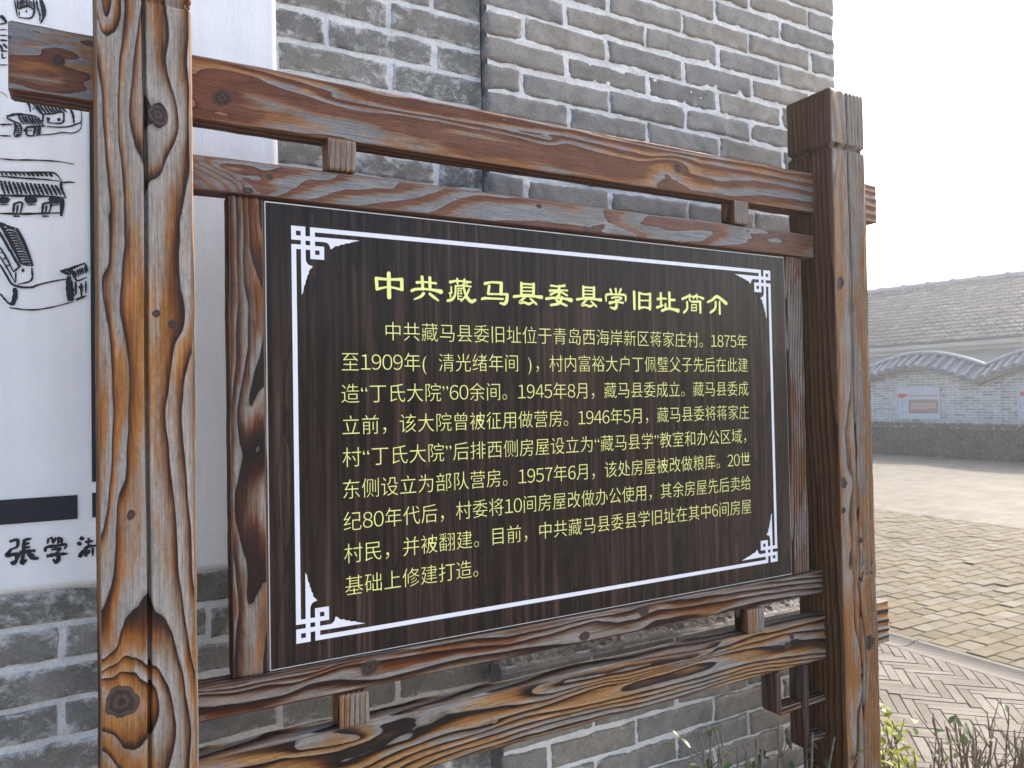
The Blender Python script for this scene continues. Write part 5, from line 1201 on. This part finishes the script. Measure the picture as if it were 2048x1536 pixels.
# far hedge
def far_hedge():
    r = np.random.default_rng(77)
    t = thing('hedge', 'long clipped dark hedge at the foot of the far yard wall', 'hedge', (16.75, 9, -1.0))
    N = 15000
    y = r.uniform(1.5, 19, N); x = r.uniform(16.40, 17.10, N)
    top = -.255 + .035 * fbm(y * 2.2, x * 3, 0, 5, 3)
    sel = r.random(N)
    z = np.where(sel < .55, -.98 + (top + .98) * r.random(N) ** .7, top - abs(r.normal(0, .04, N)))
    x = np.where(sel < .55, 16.38 + abs(r.normal(0, .10, N)) + .05 * fbm(y * 3, z * 3, 0, 6, 2), x)
    d = r.normal(0, 1, (N, 3)); d[:, 2] = abs(d[:, 2]); d /= np.linalg.norm(d, axis=1)[:, None]
    s_ = np.cross(d, r.normal(0, 1, (N, 3))); s_ /= np.linalg.norm(s_, axis=1)[:, None]
    L = r.uniform(.04, .085, N)[:, None]; w = r.uniform(.012, .026, N)[:, None]
    p = np.stack([x, y, z], -1)
    V = np.stack([p, p + d * L * .5 + s_ * w, p + d * L, p + d * L * .5 - s_ * w], 1).reshape(-1, 3)
    F = np.arange(N * 4).reshape(-1, 4)
    mesh_obj('foliage', V, F, leaf_mat('hedge_leaf', (.026, .038, .022), (.075, .090, .050)), t, smooth=False)
    mb = MB()
    for k in range(330):
        yy = r.uniform(1.5, 19); xx = r.uniform(16.42, 17.0); hh = r.uniform(.5, .76)
        mb.tube([(xx, yy, -1.0), (xx + r.normal(0, .03), yy + r.normal(0, .03), -1 + hh * .5), (xx + r.normal(0, .07), yy + r.normal(0, .07), -1 + hh)], [.012, .009, .005], 5)
    mb.build('stems', plain('hedge_twig', (.07, .065, .055), .9, .2), t, smooth=True)
    mb = MB(); mb.box(16.62, 17.10, 1.5, 19, -1.01, -.36); mb.build('inner_growth', plain('hedge_core', (.018, .022, .016), .95, .1, .4, 9), t)
far_hedge()

# tiled house behind the wall
hs = thing('tiled_house', 'low grey plastered house with a grey tiled pitched roof behind the wavy wall', 'house', (24.2, 11.0, -1.0))
HY0, HY1 = 4.0, 26.0
mb = MB(); mb.box(20.45, 28.0, HY0 + .3, HY1 - .3, -1.02, 1.72)
mb.build('wall', plain('house_plaster', (.32, .35, .38), .9, .2, .08, 1.5), hs)
def ridge_at(y): return 24.1 - (y - 13.2) * .10, 4.02 + (y - 13.2) * .012
def eave_at(y): return 19.95, 1.865 + .002 * (y - 11)
mb = MB()
mb.box(19.97, 20.06, HY0, HY1, 1.715, 1.83); mb.box(20.06, 20.44, HY0 + .05, HY1 - .05, 1.60, 1.66); mb.box(20.10, 20.448, HY0 + .05, HY1 - .05, 1.665, 1.80)
mb.build('eaves_board', plain('eaves_plaster', (.34, .32, .285), .85, .2, .1, 2), hs)
rows, colw = 17, .235
nc = int((HY1 - HY0) / colw)
V, F, T = [], [], []
r = np.random.default_rng(9)
sec = [(0, 0), (.16, .004), (.26, .034), (.40, .040), (.52, .008), (.80, .004), (.88, .024), (1.0, .030)]
b = 0
for i in range(rows):
    for j in range(nc):
        ya, yb = HY0 + j * colw, HY0 + (j + 1) * colw
        dz = r.normal(0, .003); tw = r.normal(0, .003)
        tt = r.random(3)
        for s_ in (i / rows, (i + 1.04) / rows):
            up = s_ > i / rows + 1e-6
            for (q, hz) in sec:
                y = ya + (yb - ya) * q
                ex, ez = eave_at(y); rx, rz = ridge_at(y)
                x = ex + (rx - ex) * s_; z = ez + (rz - ez) * s_
                z += hz + dz + (0 if up else .050) + tw * (q - .5)
                V.append((x, y, z)); T.append(tt)
        n = len(sec)
        for k in range(n - 1): F.append((b + k, b + n + k, b + n + k + 1, b + k + 1))
        # front lip
        for (q, hz) in sec:
            y = ya + (yb - ya) * q; ex, ez = eave_at(y); rx, rz = ridge_at(y); s_ = i / rows
            V.append((ex + (rx - ex) * s_ + .004, y, ez + (rz - ez) * s_ + hz * .4 - .004)); T.append(tt)
        for k in range(n - 1): F.append((b + k, b + k + 1, b + 2 * n + k + 1, b + 2 * n + k))
        b += 3 * n
def tile_mat():
    t = NT('cement_roof_tile'); s3 = sep(t, t.attr('tint', 'Vector'))
    c = t.mix(s3[0], (.052, .055, .060), (.080, .082, .085))
    c = t.mix(t.math('MULTIPLY', t.math('POWER', s3[1], 3.0), .7), c, (.15, .138, .12))
    c = t.mix(1.0, c, t.ramp(t.noise(t.coord(), 5, 5, .7), [(.3, .8), (.7, 1.2)]), 'MULTIPLY')
    t.set(c, t.math('ADD', .72, t.math('MULTIPLY', s3[2], .2)), .12); return t.m
roof = mesh_obj('roof', V, np.array(F), tile_mat(), hs, attrs={'tint': np.array(T)}, smooth=False)
mb = MB()
Vb, Fb = [], []
yl = np.linspace(HY0, HY1, 24)
for y in yl:
    rx, rz = ridge_at(y)
    Vb += [(20.0, y, 1.78), (rx, y, rz - .10), (28.4, y, 1.78)]
for i in range(len(yl) - 1):
    a = 3 * i
    Fb += [(a, a + 1, a + 4, a + 3), (a + 1, a + 2, a + 5, a + 4), (a, a + 3, a + 5, a + 2)]
n = len(Vb) - 3
mb.add(Vb, Fb + [(0, 2, 1), (n, n + 1, n + 2)])
mb.build('roof_deck', plain('roof_underside', (.16, .16, .16), .9, .2), hs)
mb = MB()
for j in range(int((HY1 - HY0) / .8) + 1):
    ya = HY0 + j * .8; yb = min(ya + .8, HY1)
    if yb - ya < .1: continue
    (xa, za), (xb, zb_) = ridge_at(ya), ridge_at(yb)
    mb.tube([(xa, ya, za + .02), (xb, yb, zb_ + .02)], [.13, .13], 8)
    mb.tube([(xa, ya - .05, za + .035), (xa, ya + .05, za + .035)], [.155, .155], 8)
mb.build('roof_ridge', plain('ridge_cap', (.19, .19, .195), .7, .3, .15, 3), hs)

# ------------------------------------------------------------------ the hazy air over the yard
mb = MB(); mb.box(-40, 60, -40, 60, -2.05, 7.0)
t = NT('haze_air'); t.t.nodes.remove(t.b)
pv = t.n('ShaderNodeVolumePrincipled')
pv.inputs['Color'].default_value = (.93, .96, 1.0, 1); pv.inputs['Density'].default_value = .0040; pv.inputs['Anisotropy'].default_value = .62
t.l(pv.outputs[0], t.out.inputs['Volume'])
tag(mb.build('haze', t.m), kind='stuff')
